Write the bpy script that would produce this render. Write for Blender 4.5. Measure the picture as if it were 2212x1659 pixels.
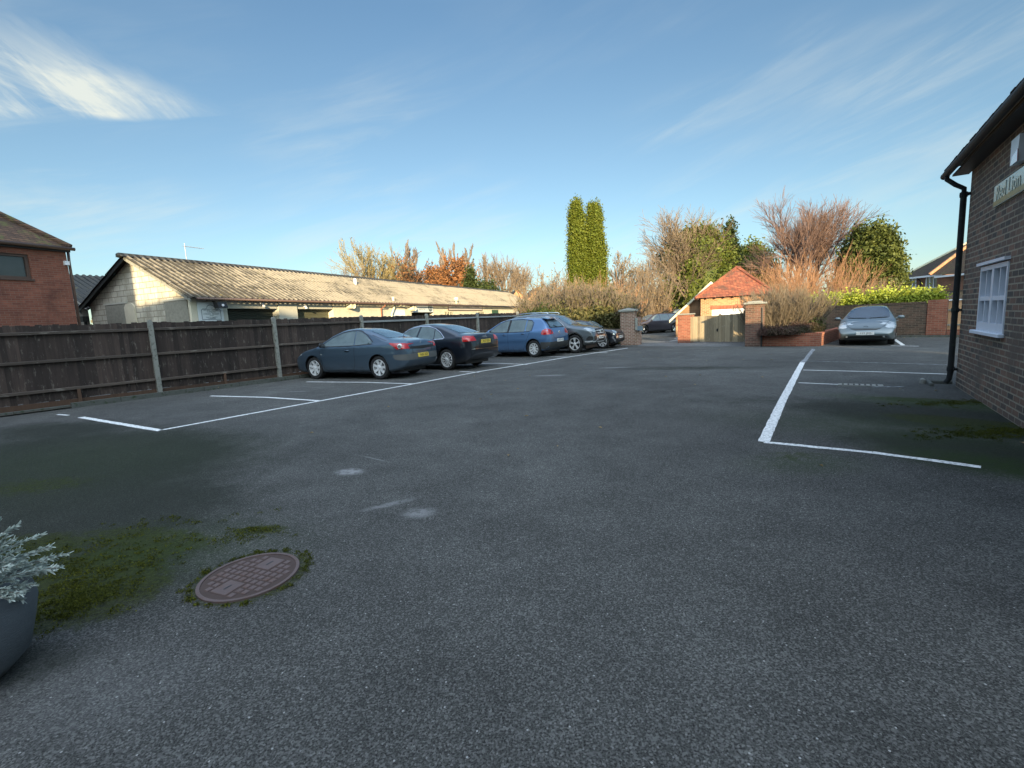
import bpy, bmesh, math, random
import numpy as np
from mathutils import Vector, Matrix
from mathutils.bvhtree import BVHTree
R=math.radians
for o in list(bpy.data.objects): bpy.data.objects.remove(o)
SC=bpy.context.scene; COL=SC.collection
rng=np.random.default_rng(7); random.seed(7)

# ---------------- camera, sky, sun, exposure ----------------
CAMZ=1.5; FPX=1015.0; PITCH=R(7.6); ROLL=R(-2.8)
cd=bpy.data.cameras.new('camera'); cam=bpy.data.objects.new('camera',cd); COL.objects.link(cam)
cd.sensor_width=36; cd.lens=36*FPX/2212; cd.clip_end=2000; cd.clip_start=.05
c_,s_=math.cos(ROLL),math.sin(ROLL); cp_,sp_=math.cos(PITCH),math.sin(PITCH)
cam.matrix_world=Matrix(((c_,-s_,0,0),(sp_*s_,sp_*c_,-cp_,0),(cp_*s_,cp_*c_,sp_,CAMZ),(0,0,0,1)))
SC.camera=cam
SUN_AZ=R(-3.5); SUN_EL=R(11.5)      # direction the light travels (from +Y), height of the sun
sd=bpy.data.lights.new('sun','SUN'); sun=bpy.data.objects.new('sun',sd); COL.objects.link(sun)
sd.energy=3.4; sd.angle=R(.6); sd.color=(1,.78,.46)
trav=Vector((math.sin(SUN_AZ)*math.cos(SUN_EL),math.cos(SUN_AZ)*math.cos(SUN_EL),-math.sin(SUN_EL)))
sun.rotation_euler=trav.to_track_quat('-Z','Y').to_euler(); sun.location=(0,-30,40)
SC.view_settings.view_transform='Standard'; SC.view_settings.look='None'
SC.view_settings.exposure=1.86; SC.view_settings.gamma=1
SC.render.resolution_x=1024; SC.render.resolution_y=768

def ray(x,y):                       # direction of a point of the 2212 px wide view
    a=(x-1106)/FPX; b=-(y-829.5)/FPX
    xr=c_*a-s_*b; yr=s_*a+c_*b
    return Vector((xr,cp_+sp_*yr,-sp_+cp_*yr))
def G(x,y,z=0.0):                   # on the ground (or at height z)
    r=ray(x,y); t=(z-CAMZ)/r.z; return Vector((r.x*t,r.y*t,z))
def at(x,y,Y):                      # at distance Y in front
    r=ray(x,y); t=Y/r.y; return Vector((r.x*t,Y,CAMZ+r.z*t))

# ---------------- node helpers ----------------
class NT:
    def __init__(s,nt): s.nt=nt; s.n=nt.nodes; s.l=nt.links
    def new(s,t,**k):
        n=s.n.new(t)
        for a,b in k.items(): setattr(n,a,b)
        return n
    def set(s,sock,v):
        if v is None: return
        if isinstance(v,bpy.types.NodeSocket): s.l.new(v,sock)
        else:
            try: sock.default_value=v
            except Exception: sock.default_value=(*v,1)
    def math(s,op,a,b=None,c=None,clamp=False):
        n=s.new('ShaderNodeMath',operation=op,use_clamp=clamp); s.set(n.inputs[0],a)
        if b is not None: s.set(n.inputs[1],b)
        if c is not None: s.set(n.inputs[2],c)
        return n.outputs[0]
    def mix(s,f,a,b,blend='MIX'):
        n=s.new('ShaderNodeMix',data_type='RGBA',blend_type=blend); s.set(n.inputs[0],f)
        for i,v in ((6,a),(7,b)):
            if isinstance(v,bpy.types.NodeSocket): s.l.new(v,n.inputs[i])
            else: n.inputs[i].default_value=(*v,1) if len(v)==3 else v
        return n.outputs[2]
    def noise(s,vec,scale,detail=3,rough=.55,dist=0):
        n=s.new('ShaderNodeTexNoise'); s.set(n.inputs['Vector'],vec); n.inputs['Scale'].default_value=scale
        n.inputs['Detail'].default_value=detail; n.inputs['Roughness'].default_value=rough; n.inputs['Distortion'].default_value=dist
        return n.outputs['Fac']
    def ramp(s,f,stops,interp='LINEAR'):
        n=s.new('ShaderNodeValToRGB'); n.color_ramp.interpolation=interp; s.set(n.inputs[0],f)
        e=n.color_ramp.elements
        for i,(p,c) in enumerate(stops):
            if i<2: el=e[i]; el.position=p
            else: el=e.new(p)
            if not hasattr(c,'__len__'): c=(c,c,c)
            el.color=(*c,1)
        return n.outputs[0]
    def sm(s,v,a,b):                # smooth step
        n=s.new('ShaderNodeMapRange',interpolation_type='SMOOTHSTEP'); s.set(n.inputs[0],v)
        n.inputs[1].default_value=a; n.inputs[2].default_value=b; return n.outputs[0]
    def mapping(s,vec,scale=(1,1,1),loc=(0,0,0),rot=(0,0,0)):
        n=s.new('ShaderNodeMapping'); s.set(n.inputs[0],vec); n.inputs['Location'].default_value=loc
        n.inputs['Rotation'].default_value=rot; n.inputs['Scale'].default_value=scale; return n.outputs[0]
    def sep(s,v):
        n=s.new('ShaderNodeSeparateXYZ'); s.set(n.inputs[0],v); return n.outputs
    def comb(s,x,y,z=0.0):
        n=s.new('ShaderNodeCombineXYZ'); s.set(n.inputs[0],x); s.set(n.inputs[1],y); s.set(n.inputs[2],z); return n.outputs[0]
    def bump(s,h,strength=.3,dist=.01):
        n=s.new('ShaderNodeBump'); s.set(n.inputs['Height'],h); n.inputs['Strength'].default_value=strength; n.inputs['Distance'].default_value=dist
        return n.outputs[0]
def newmat(name):
    m=bpy.data.materials.new(name); m.use_nodes=True; t=NT(m.node_tree)
    b=m.node_tree.nodes['Principled BSDF']; return m,t,b
def oc(t): return t.new('ShaderNodeTexCoord').outputs['Object']
def geo(t): return t.new('ShaderNodeNewGeometry').outputs['Position']
def island(t): return t.new('ShaderNodeNewGeometry').outputs['Random Per Island']

# ---------------- sky ----------------
W=bpy.data.worlds.new('World'); SC.world=W; W.use_nodes=True
t=NT(W.node_tree); bg=W.node_tree.nodes['Background']
sky=t.new('ShaderNodeTexSky',sky_type='NISHITA'); sky.sun_disc=False; sky.sun_elevation=R(16)
sky.sun_rotation=math.pi+SUN_AZ; sky.altitude=50; sky.air_density=1.0; sky.dust_density=.4; sky.ozone_density=1.6
gv=t.new('ShaderNodeTexCoord').outputs['Generated']; X,Y,Z=t.sep(gv)
az=t.math('ARCTAN2',X,Y); el=t.math('ARCSINE',Z)
pv=t.comb(az,el)
# thin streaks of cirrus, drawn out sideways
def fibre(ang,sx,sy,loc=(0,0,0)): return t.mapping(t.mapping(pv,rot=(0,0,R(ang))),(sx,sy,1),loc=loc)
n1=t.noise(fibre(-16,1.5,10),1.5,7,.62,.45)
n2=t.noise(fibre(-10,1.2,3.2,(3,1,0)),1.7,3,.5)
st=t.math('MULTIPLY',t.sm(n1,.40,.74),t.sm(n2,.36,.66))
lowm=t.math('SUBTRACT',1.0,t.sm(el,.22,.62))
st=t.math('MULTIPLY',st,t.math('MULTIPLY_ADD',lowm,.48,.02))
# the big feathered cloud on the left: fibres run down to a sharper lower edge
AZ0,AZ1=-.80,-.475
ca=t.math('DIVIDE',t.math('SUBTRACT',az,AZ0),AZ1-AZ0)          # 0 left .. 1 tip
w1=t.noise(t.mapping(pv,(3,3,1)),2.0,3,.6)
base=t.math('ADD',t.math('MULTIPLY_ADD',az,.172,.448),t.math('MULTIPLY',t.math('SUBTRACT',w1,.5),.03))
hgt=t.math('MULTIPLY',t.math('SUBTRACT',1.06,ca),.125)
ch=t.math('DIVIDE',t.math('SUBTRACT',el,base),hgt)
fib=t.noise(fibre(36,2.6,12),1.9,7,.66,.55)
fib2=t.noise(fibre(8,2.2,9),2.0,6,.62,.5)
up=t.math('SUBTRACT',1.0,t.sm(t.math('ADD',ch,t.math('MULTIPLY',t.math('SUBTRACT',fib,.5),1.1)),.50,1.25)); lo=t.sm(ch,-.09,.07)
tip=t.math('SUBTRACT',1.0,t.math('MULTIPLY',t.sm(ca,.35,1.02),1.0)); lft=t.math('MULTIPLY',t.sm(ca,-.6,-.1),1.0)
m=t.math('MULTIPLY',t.math('MULTIPLY',up,lo),t.math('MULTIPLY',tip,lft))
cl=t.math('MULTIPLY',m,t.math('MULTIPLY_ADD',t.sm(fib,.36,.74),.95,t.math('MULTIPLY',t.sm(fib2,.35,.65),.55)),clamp=True)
cl=t.math('MAXIMUM',cl,st)
hs=t.new('ShaderNodeHueSaturation'); t.set(hs.inputs['Color'],sky.outputs[0]); hs.inputs['Saturation'].default_value=.84
grad=t.ramp(t.math('DIVIDE',el,1.2),[(0,(.28,.335,.355)),(.13,(.315,.38,.39)),(.30,(.31,.39,.405)),(.46,(.29,.39,.43)),(.62,(1.2,1.15,1.1)),(.9,(3.1,2.8,2.4))])  # upper stops: sky above the view brightened as added fill for the shade
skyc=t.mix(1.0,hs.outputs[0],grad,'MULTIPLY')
behind=t.math('MULTIPLY',t.sm(t.math('MULTIPLY',Y,-1.0),.05,.7),t.sm(el,.0,.25))  # unseen sky behind the camera, boosted and warmed to lift the shade
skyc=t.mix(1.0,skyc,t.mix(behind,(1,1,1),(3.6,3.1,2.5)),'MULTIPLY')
CLOUDC=(2.15,2.25,2.05)
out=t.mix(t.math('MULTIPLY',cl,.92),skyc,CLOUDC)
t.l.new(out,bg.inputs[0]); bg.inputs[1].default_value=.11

# ---------------- mesh helpers ----------------
class MB:
    def __init__(s): s.v=[]; s.f=[]; s.m=[]; s.M=None
    def add(s,vs,fs,mi=0,M=None):
        o=len(s.v); M=M or s.M
        s.v+= [tuple(M@Vector(p)) if M else tuple(p) for p in vs]
        s.f+= [tuple(i+o for i in f) for f in fs]; s.m+=[mi]*len(fs); return s
    def box(s,a,b,mi=0,M=None):
        (x0,y0,z0),(x1,y1,z1)=a,b
        return s.add([(x0,y0,z0),(x1,y0,z0),(x1,y1,z0),(x0,y1,z0),(x0,y0,z1),(x1,y0,z1),(x1,y1,z1),(x0,y1,z1)],
            [(3,2,1,0),(4,5,6,7),(0,1,5,4),(1,2,6,5),(2,3,7,6),(3,0,4,7)],mi,M)
    def bbox(s,a,b,r=.01,mi=0,M=None):   # box with chamfered vertical and top edges
        (x0,y0,z0),(x1,y1,z1)=a,b
        p=[(x0+r,y0),(x1-r,y0),(x1,y0+r),(x1,y1-r),(x1-r,y1),(x0+r,y1),(x0,y1-r),(x0,y0+r)]
        q=[(min(max(x,x0+r),x1-r),min(max(y,y0+r),y1-r)) for x,y in p]
        vs=[(x,y,z0) for x,y in p]+[(x,y,z1-r) for x,y in p]+[(x,y,z1) for x,y in q]
        fs=[tuple(range(7,-1,-1)),tuple(range(16,24))]
        for k in (0,8):
            fs+=[(k+i,k+(i+1)%8,k+8+(i+1)%8,k+8+i) for i in range(8)]
        return s.add(vs,fs,mi,M)
    def prism(s,poly,ax,a,b,mi=0,M=None): # extrude a 2D polygon along axis ax
        n=len(poly)
        def P(u,v,w):
            return {'x':(w,u,v),'y':(u,w,v),'z':(u,v,w)}[ax]
        vs=[P(u,v,a) for u,v in poly]+[P(u,v,b) for u,v in poly]
        return s.add(vs,[tuple(range(n-1,-1,-1)),tuple(range(n,2*n))]+[(i,(i+1)%n,n+(i+1)%n,n+i) for i in range(n)],mi,M)
    def tube(s,pts,r,n=8,mi=0,M=None,cap=True):
        pts=[Vector(p) for p in pts]; k=len(pts); vs=[]
        rr=r if hasattr(r,'__len__') else [r]*k
        for i,p in enumerate(pts):
            d=(pts[min(i+1,k-1)]-pts[max(i-1,0)]).normalized()
            a=d.orthogonal().normalized() if i==0 else (a-d*a.dot(d)).normalized()
            b=d.cross(a)
            vs+=[p+(a*math.cos(2*math.pi*j/n)+b*math.sin(2*math.pi*j/n))*rr[i] for j in range(n)]
        fs=[(i*n+j,i*n+(j+1)%n,(i+1)*n+(j+1)%n,(i+1)*n+j) for i in range(k-1) for j in range(n)]
        if cap: fs+=[tuple(range(n-1,-1,-1)),tuple(range((k-1)*n,k*n))]
        return s.add(vs,fs,mi,M)
    def lathe(s,prof,n=24,axis='z',mi=0,M=None,caps=False):
        vs=[]
        for r,h in prof:
            for j in range(n):
                a=2*math.pi*j/n; x,y=r*math.cos(a),r*math.sin(a)
                vs.append({'z':(x,y,h),'y':(x,h,y),'x':(h,x,y)}[axis])
        k=len(prof)
        fs=[(i*n+j,i*n+(j+1)%n,(i+1)*n+(j+1)%n,(i+1)*n+j) for i in range(k-1) for j in range(n)]
        if caps: fs+=[tuple(range(n)),tuple(range((k-1)*n,k*n))]
        return s.add(vs,fs,mi,M)
    def build(s,name,mats,parent=None,smooth=False,fixn=True):
        me=bpy.data.meshes.new(name); me.from_pydata(s.v,[],s.f)
        if not isinstance(mats,(list,tuple)): mats=[mats]
        for m in mats: me.materials.append(m)
        me.polygons.foreach_set('material_index',s.m)
        if fixn:
            b=bmesh.new(); b.from_mesh(me); bmesh.ops.recalc_face_normals(b,faces=b.faces); b.to_mesh(me); b.free()
        if smooth: me.polygons.foreach_set('use_smooth',[True]*len(me.polygons))
        me.update(); return link(name,me,parent)
def link(name,me,parent=None):
    o=bpy.data.objects.new(name,me); COL.objects.link(o)
    if parent is not None: o.parent=parent
    return o
def tag(o,label=None,cat=None,group=None,kind=None):
    if label: o['label']=label
    if cat: o['category']=cat
    if group: o['group']=group
    if kind: o['kind']=kind
    return o
def thing(name,label,cat,loc=(0,0,0),rz=0,group=None):
    o=bpy.data.objects.new(name,None); COL.objects.link(o); o.location=loc; o.rotation_euler=(0,0,rz); o.empty_display_size=.2
    return tag(o,label,cat,group)
def copy_tree(o,parent=None):
    c=o.copy(); COL.objects.link(c)
    if parent is not None: c.parent=parent
    for ch in list(o.children): copy_tree(ch,c)
    return c
def sharp(o,ang=35):
    me=o.data; me.polygons.foreach_set('use_smooth',[True]*len(me.polygons))
    b=bmesh.new(); b.from_mesh(me)
    for e in b.edges:
        if len(e.link_faces)!=2 or e.calc_face_angle(0)>R(ang): e.smooth=False
    b.to_mesh(me); b.free(); return o
def text(name,body,size,m,parent,M,depth=.002,align='CENTER',sx=1):
    cu=bpy.data.curves.new(name,'FONT'); cu.body=body; cu.size=size; cu.align_x=align; cu.align_y='CENTER'; cu.extrude=depth; cu.resolution_u=2
    ob=bpy.data.objects.new(name,cu); COL.objects.link(ob)
    dg=bpy.context.evaluated_depsgraph_get(); me=bpy.data.meshes.new_from_object(ob.evaluated_get(dg))
    bpy.data.objects.remove(ob); me.transform(Matrix.Diagonal((sx,1,1,1))); me.transform(M); me.materials.clear(); me.materials.append(m)
    return link(name,me,parent)

# ---------------- materials ----------------
def mat(name,col,rough=.7,metal=0,var=.18,scale=3,bump=0,bscale=60,coat=0,col2=None,c2pos=(.5,.7),stretch=(1,1,1),spec=.5):
    m,t,b=newmat(name); v=oc(t); vs=t.mapping(v,stretch)
    n=t.noise(vs,scale,5,.6)
    c=t.mix(n,tuple(x*(1-var) for x in col),tuple(min(1,x*(1+var)) for x in col))
    if col2: c=t.mix(t.sm(t.noise(t.mapping(vs,loc=(5,5,5)),scale*1.7,6,.65),*c2pos),c,col2)
    t.l.new(c,b.inputs['Base Color']); b.inputs['Roughness'].default_value=rough; b.inputs['Metallic'].default_value=metal
    b.inputs['Coat Weight'].default_value=coat; b.inputs['Coat Roughness'].default_value=.04; b.inputs['Specular IOR Level'].default_value=spec
    if bump: t.l.new(t.bump(t.noise(vs,bscale,4,.6),bump,.01),b.inputs['Normal'])
    return m
def brick(name,c1,c2,mortar,bw=.225,bh=.075,mw=.011,stain=None,flem=False,rough=.85,off=.5,bumps=.5,slope=1,moss=None,hv=.55):
    m,t,b=newmat(name); X,Y,Z=t.sep(oc(t)); v=t.comb(t.math('ADD',X,Y),t.math('MULTIPLY',Z,slope))
    br=t.new('ShaderNodeTexBrick'); t.set(br.inputs['Vector'],v); br.offset=off
    br.inputs['Scale'].default_value=1; br.inputs['Brick Width'].default_value=bw; br.inputs['Row Height'].default_value=bh
    br.inputs['Mortar Size'].default_value=mw; br.inputs['Mortar Smooth'].default_value=.25; br.inputs['Bias'].default_value=0
    br.inputs['Color1'].default_value=(0,0,0,1); br.inputs['Color2'].default_value=(1,1,1,1); br.inputs['Mortar'].default_value=(.5,.5,.5,1)
    f=t.math('ADD',br.outputs['Color'],t.math('MULTIPLY',t.math('SUBTRACT',t.noise(v,9,3),.5),.7),clamp=True)
    c=t.mix(f,c1,c2)
    c=t.mix(1.0,c,t.ramp(t.noise(oc(t),1.3,4,.6),[(.25,hv+.1),(.75,1.25)]),'MULTIPLY')
    c=t.mix(br.outputs['Fac'],c,mortar)
    if stain: c=t.mix(t.math('MULTIPLY',t.sm(t.noise(t.mapping(oc(t),(1,1,.6)),1.1,6,.7),.48,.68),.8),c,stain)
    if moss: c=t.mix(t.math('MULTIPLY',t.sm(t.noise(oc(t),2.3,6,.7),.5,.62),.8),c,moss)
    t.l.new(c,b.inputs['Base Color']); b.inputs['Roughness'].default_value=rough
    h=t.math('ADD',t.math('MULTIPLY',br.outputs['Fac'],-1.0),t.math('MULTIPLY',t.noise(oc(t),60,3),.35))
    t.l.new(t.bump(h,bumps,.008),b.inputs['Normal']); return m
def leafmat(name,c1,c2,c3=None,rough=.6,trans=.25):
    m,t,b=newmat(name); r=island(t)
    n=t.noise(oc(t),1.1,3,.6)
    c=t.mix(r,c1,c2)
    if c3: c=t.mix(t.sm(n,.4,.65),c,c3)
    t.l.new(c,b.inputs['Base Color']); b.inputs['Roughness'].default_value=rough; b.inputs['Specular IOR Level'].default_value=.25
    if trans:
        tr=t.new('ShaderNodeBsdfTranslucent'); t.l.new(c,tr.inputs[0]); mx=t.new('ShaderNodeMixShader'); mx.inputs[0].default_value=trans
        t.l.new(b.outputs[0],mx.inputs[1]); t.l.new(tr.outputs[0],mx.inputs[2])
        t.l.new(mx.outputs[0],m.node_tree.nodes['Material Output'].inputs[0])
    return m
def wood(name,c1,c2,pale=None,rough=.85,axis='z',wr=9):
    m,t,b=newmat(name); v=oc(t); s={'z':(14,14,.9),'x':(.9,14,14)}[axis]
    n=t.noise(t.mapping(v,s),1.6,5,.65); r=island(t)
    c=t.mix(n,c1,c2); c=t.mix(1.0,c,t.ramp(r,[(0,.55),(1,1.45)]),'MULTIPLY'); c=t.mix(1.0,c,t.ramp(t.new('ShaderNodeObjectInfo').outputs['Random'],[(0,.78),(1,1.22)]),'MULTIPLY')
    if pale: c=t.mix(t.math('MULTIPLY',t.sm(t.noise(t.mapping(v,(5,5,1.4) if axis=='z' else (1.4,5,5)),2.4,6,.75),.54,.70),.7),c,pale)
    t.l.new(c,b.inputs['Base Color']); b.inputs['Roughness'].default_value=rough
    t.l.new(t.bump(n,.4,.01),b.inputs['Normal']); return m
def glass(name,col=(.02,.028,.032),rough=.03):
    m,t,b=newmat(name); n=t.noise(oc(t),2.5,4,.6)
    t.l.new(t.mix(n,tuple(x*.5 for x in col),tuple(x*1.8 for x in col)),b.inputs['Base Color']); b.inputs['Roughness'].default_value=rough
    b.inputs['Specular IOR Level'].default_value=.9; b.inputs['IOR'].default_value=1.5; return m
def paint(name,col,flake=.12,rough=.32,metal=.6):
    m,t,b=newmat(name); v=oc(t)
    f=t.noise(v,900,1); c=t.mix(f,tuple(x*(1-flake) for x in col),tuple(x*(1+flake) for x in col))
    # road dirt towards the sills
    X,Y,Z=t.sep(v); d=t.math('MULTIPLY',t.math('SUBTRACT',1.0,t.sm(Z,.2,.55)),t.sm(t.noise(v,5,5,.7),.25,.7))
    c=t.mix(t.math('MULTIPLY',d,.45),c,(.07,.062,.052))
    t.l.new(c,b.inputs['Base Color']); b.inputs['Metallic'].default_value=metal
    t.l.new(t.math('MULTIPLY_ADD',d,.4,rough),b.inputs['Roughness'])
    t.l.new(t.math('MULTIPLY_ADD',d,-.7,.95),b.inputs['Coat Weight']); b.inputs['Coat Roughness'].default_value=.03; return m

def asphalt(name,base=(.068,.068,.064),moss=True,pale=1.0):
    m,t,b=newmat(name); P=geo(t); X,Y,Z=t.sep(P)
    gr=t.noise(P,120,4,.75); gr2=t.noise(P,260,2,.6)
    big=t.noise(P,.28,5,.6,.4); mid=t.noise(P,1.7,5,.65)
    vor=t.new('ShaderNodeTexVoronoi'); t.set(vor.inputs['Vector'],P); vor.inputs['Scale'].default_value=130
    cr=t.sep(vor.outputs['Color'])
    c=t.mix(t.sm(gr,.32,.68),tuple(x*.18 for x in base),tuple(x*1.8 for x in base))
    c=t.mix(t.sm(cr[0],.55,1.0),c,tuple(x*2.3 for x in base))               # lighter stones
    c=t.mix(t.math('MULTIPLY',t.sm(cr[1],.90,.99),.55),c,(.24,.235,.225))
    c=t.mix(1.0,c,t.ramp(big,[(.25,.62),(.75,1.35)]),'MULTIPLY')
    c=t.mix(1.0,c,t.ramp(mid,[(.25,.78),(.75,1.22)]),'MULTIPLY')
    v2=t.new('ShaderNodeTexVoronoi',voronoi_dimensions='2D'); t.set(v2.inputs['Vector'],P); v2.inputs['Scale'].default_value=6.5
    dot=t.math('LESS_THAN',v2.outputs['Distance'],.026)
    cc=t.sep(v2.outputs['Color']); dot=t.math('MULTIPLY',dot,t.math('GREATER_THAN',cc[0],.45))
    v3=t.new('ShaderNodeTexVoronoi',voronoi_dimensions='2D'); t.set(v3.inputs['Vector'],P); v3.inputs['Scale'].default_value=19
    dot2=t.math('MULTIPLY',t.math('LESS_THAN',v3.outputs['Distance'],.070),t.math('GREATER_THAN',t.sep(v3.outputs['Color'])[1],.55))
    c=t.mix(t.math('MULTIPLY',dot2,.5),c,(.3,.3,.29)); c=t.mix(t.math('MULTIPLY',dot,.8),c,(.45,.45,.43))
    def spot(px,py,rx,ry,rot=0,soft=.6):
        q=t.mapping(t.mapping(P,loc=(-px,-py,0)),(1,1,1),rot=(0,0,R(rot))); qx,qy,_=t.sep(q)
        d=t.math('SQRT',t.math('ADD',t.math('POWER',t.math('DIVIDE',qx,rx),2.0),t.math('POWER',t.math('DIVIDE',qy,ry),2.0)))
        return t.math('SUBTRACT',1.0,t.sm(d,1-soft,1+soft*.6))
    if moss:
        def acc(lst):
            a=None
            for sp in lst:
                s=spot(*sp[:-1]) ; s=t.math('MULTIPLY',s,sp[-1]); a=s if a is None else t.math('MAXIMUM',a,s)
            return a
        dark=acc(DARKS); wn=t.noise(P,3.2,9,.78); wet=t.math('MULTIPLY',t.sm(t.math('ADD',t.math('MULTIPLY',dark,.85),t.math('MULTIPLY',wn,.8)),.46,1.02),t.sm(dark,.0,.15))
        c=t.mix(t.math('MULTIPLY',wet,.74),c,t.mix(t.sm(gr,.35,.65),(.006,.009,.006),(.022,.028,.017)))
        mm=acc(MOSS); mn=t.noise(P,11,8,.82); fn=t.noise(P,38,3,.7)
        k=t.math('MULTIPLY',t.sm(t.math('ADD',t.math('MULTIPLY',mn,.75),t.math('MULTIPLY',mm,.62)),.58,.72),t.math('MULTIPLY',t.sm(mm,.0,.3),.8))
        mc=t.mix(t.sm(fn,.3,.7),(.008,.012,.003),(.060,.070,.006))
        c=t.mix(t.math('MULTIPLY',k,.75),c,mc)
        g=acc(GREEN); c=t.mix(t.math('MULTIPLY',g,t.math('MULTIPLY_ADD',t.sm(mn,.35,.62),.55,.3)),c,(.026,.050,.008))
        pl=acc(PALES); c=t.mix(t.math('MULTIPLY',pl,t.sm(t.noise(P,14,5,.7),.32,.55)),c,(.30,.30,.30))
    t.l.new(c,b.inputs['Base Color'])
    t.l.new(t.ramp(big,[(.3,.78),(.7,.92)]),b.inputs['Roughness']); b.inputs['Specular IOR Level'].default_value=.12
    h=t.math('ADD',t.math('MULTIPLY',gr,1.0),t.math('ADD',t.math('MULTIPLY',cr[0],.45),t.math('MULTIPLY',gr2,.35)))
    t.l.new(t.bump(h,.85,.009),b.inputs['Normal']); return m
def g2(x,y): p=G(x,y); return (round(p.x,3),round(p.y,3))
# x, y, radius x, radius y, turn, softness, strength
DARKS=[(*g2(60,1010),3.1,2.2,20,.7,1.0),(*g2(20,1130),2.1,1.3,0,.7,1.0),(*g2(190,1230),1.0,.6,20,.8,.85),(*g2(330,1120),1.3,.5,15,.9,.55),(*g2(120,930),1.8,.9,20,.8,.75),(*g2(2060,905),2.3,1.0,55,.7,.85),(*g2(2170,985),1.5,.8,55,.7,.8),
       (*g2(1500,795),2.2,.6,20,.9,.55),(*g2(1750,870),2.4,.8,30,.9,.4),(*g2(30,1440),.35,.22,0,.7,.6)]
MOSS=[(*g2(150,1290),.62,.42,0,.8,1.0),(*g2(320,1165),.95,.28,15,.9,.62),(*g2(250,1210),.6,.3,0,.9,.72),(*g2(0,1190),.8,.35,0,.8,.8),(*g2(545,1245),.40,.36,0,.35,.60),(*g2(560,1145),.26,.10,0,.8,.85),
      (*g2(2140,920),1.2,.42,55,.8,.9),(*g2(2060,868),1.3,.30,40,.8,.7),(*g2(1720,985),.5,.3,0,.9,.45),(*g2(70,1050),1.1,.5,0,.9,.5)]
GREEN=[(*g2(2070,875),1.7,.40,52,.8,1.0),(*g2(2190,1010),1.0,.42,55,.8,.95),(*g2(1960,930),2.0,.8,40,.9,.5),(*g2(130,1000),2.4,1.6,10,.9,.30),(*g2(330,1190),1.0,.5,0,.9,.5),(*g2(1740,1000),.6,.35,0,.9,.5)]
PALES=[(*g2(755,1019),.16,.11,20,.6,.9),(*g2(905,1108),.13,.11,0,.7,.65),(*g2(840,1090),.24,.05,-28,.7,.5),(*g2(1190,811),.45,.16,10,.7,.55),(*g2(1330,794),.5,.16,10,.7,.5),(*g2(805,990),.35,.018,38,.5,.35),
       (*g2(640,846),.35,.06,10,.7,.5),(*g2(150,1490),.55,.3,0,.9,.16)]
M={}
M['asphalt']=asphalt('weathered asphalt')
M['asphalt2']=asphalt('pale drive surfacing',(.105,.108,.108),moss=False)
M['soil']=mat('dry leaf litter soil',(.05,.036,.022),.95,var=.5,scale=9,bump=.8,bscale=30)
M['conc']=mat('weathered concrete',(.24,.24,.215),.9,var=.2,scale=7,bump=.4,col2=(.09,.10,.075))
M['kerb']=mat('mossy concrete kerb',(.085,.09,.08),.9,var=.35,scale=7,bump=.5,col2=(.03,.045,.02))
M['fence']=wood('dark creosoted boards',(.010,.007,.006),(.062,.042,.034),(.20,.175,.15))
M['fencerail']=wood('weathered arris rail',(.03,.024,.02),(.11,.085,.068),(.26,.235,.20),axis='x')
M['newrail']=wood('pale replacement rail',(.14,.15,.15),(.26,.27,.27),axis='x')
M['stump']=wood('brown stake',(.05,.028,.017),(.11,.062,.038))
M['redbrick']=brick('warm red brick',(.20,.062,.036),(.30,.105,.062),(.25,.17,.12),mw=.007)
M['housebrick']=brick('orange red house brick',(.17,.052,.034),(.26,.09,.055),(.20,.12,.085),mw=.008,stain=(.10,.035,.025))
M['pubbrick']=brick('dark blue-brown brick',(.070,.060,.054),(.215,.115,.078),(.30,.25,.185),bw=.235,bh=.083,mw=.011,stain=(.11,.08,.062),off=.5,bumps=.8,hv=.5)
M['pierbrick']=brick('weathered brown pier brick',(.17,.085,.062),(.26,.135,.10),(.36,.31,.25),mw=.013,stain=(.13,.10,.07))
M['pierdark']=brick('lichened dark brick',(.085,.045,.034),(.19,.085,.058),(.19,.15,.115),mw=.009,stain=(.06,.05,.03))
M['wallbrick']=brick('old garden wall brick',(.055,.038,.028),(.15,.085,.058),(.15,.115,.08),mw=.010,stain=(.045,.036,.022))
M['garagebrick']=brick('orange garage brick',(.33,.12,.05),(.52,.24,.11),(.42,.30,.19),mw=.012)
M['soldier']=brick('soldier course brick',(.25,.06,.03),(.33,.10,.05),(.3,.2,.14),bw=.075,bh=.225,mw=.006,off=0)
M['block']=brick('painted concrete block',(.46,.43,.35),(.58,.55,.46),(.17,.145,.115),bw=.46,bh=.24,mw=.014,stain=(.30,.27,.21),bumps=.6,hv=.6)
M['render']=mat('cream rough render',(.60,.55,.43),.9,var=.16,scale=2.5,bump=.9,bscale=9,col2=(.40,.35,.26),c2pos=(.55,.8))
M['render_grey']=mat('grey cream render',(.47,.46,.40),.9,var=.10,scale=3,bump=.3,bscale=30,col2=(.34,.32,.27),c2pos=(.55,.8))
M['white']=mat('white gloss paint',(.74,.76,.80),.4,var=.06,scale=5,bump=.05)
M['whitewood']=mat('chalky white joinery',(.66,.70,.78),.5,var=.08,scale=9,bump=.1,bscale=50)
M['cream']=mat('cream timber paint',(.60,.57,.42),.6,var=.15,scale=4)
M['tile']=brick('red clay roof tile',(.21,.055,.028),(.37,.12,.055),(.12,.035,.02),bw=.17,bh=.075,mw=.008,rough=.85,moss=(.10,.05,.03),bumps=1.2)
M['tilemoss']=brick('mossy brown roof tile',(.075,.042,.028),(.16,.085,.05),(.03,.02,.015),bw=.17,bh=.075,mw=.008,rough=.9,moss=(.10,.10,.03),bumps=1.2)
M['tiledark']=brick('dark brown plain tile',(.035,.026,.021),(.075,.05,.038),(.02,.015,.012),bw=.17,bh=.08,mw=.008,rough=.9,moss=(.045,.05,.02),bumps=1.2)
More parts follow.
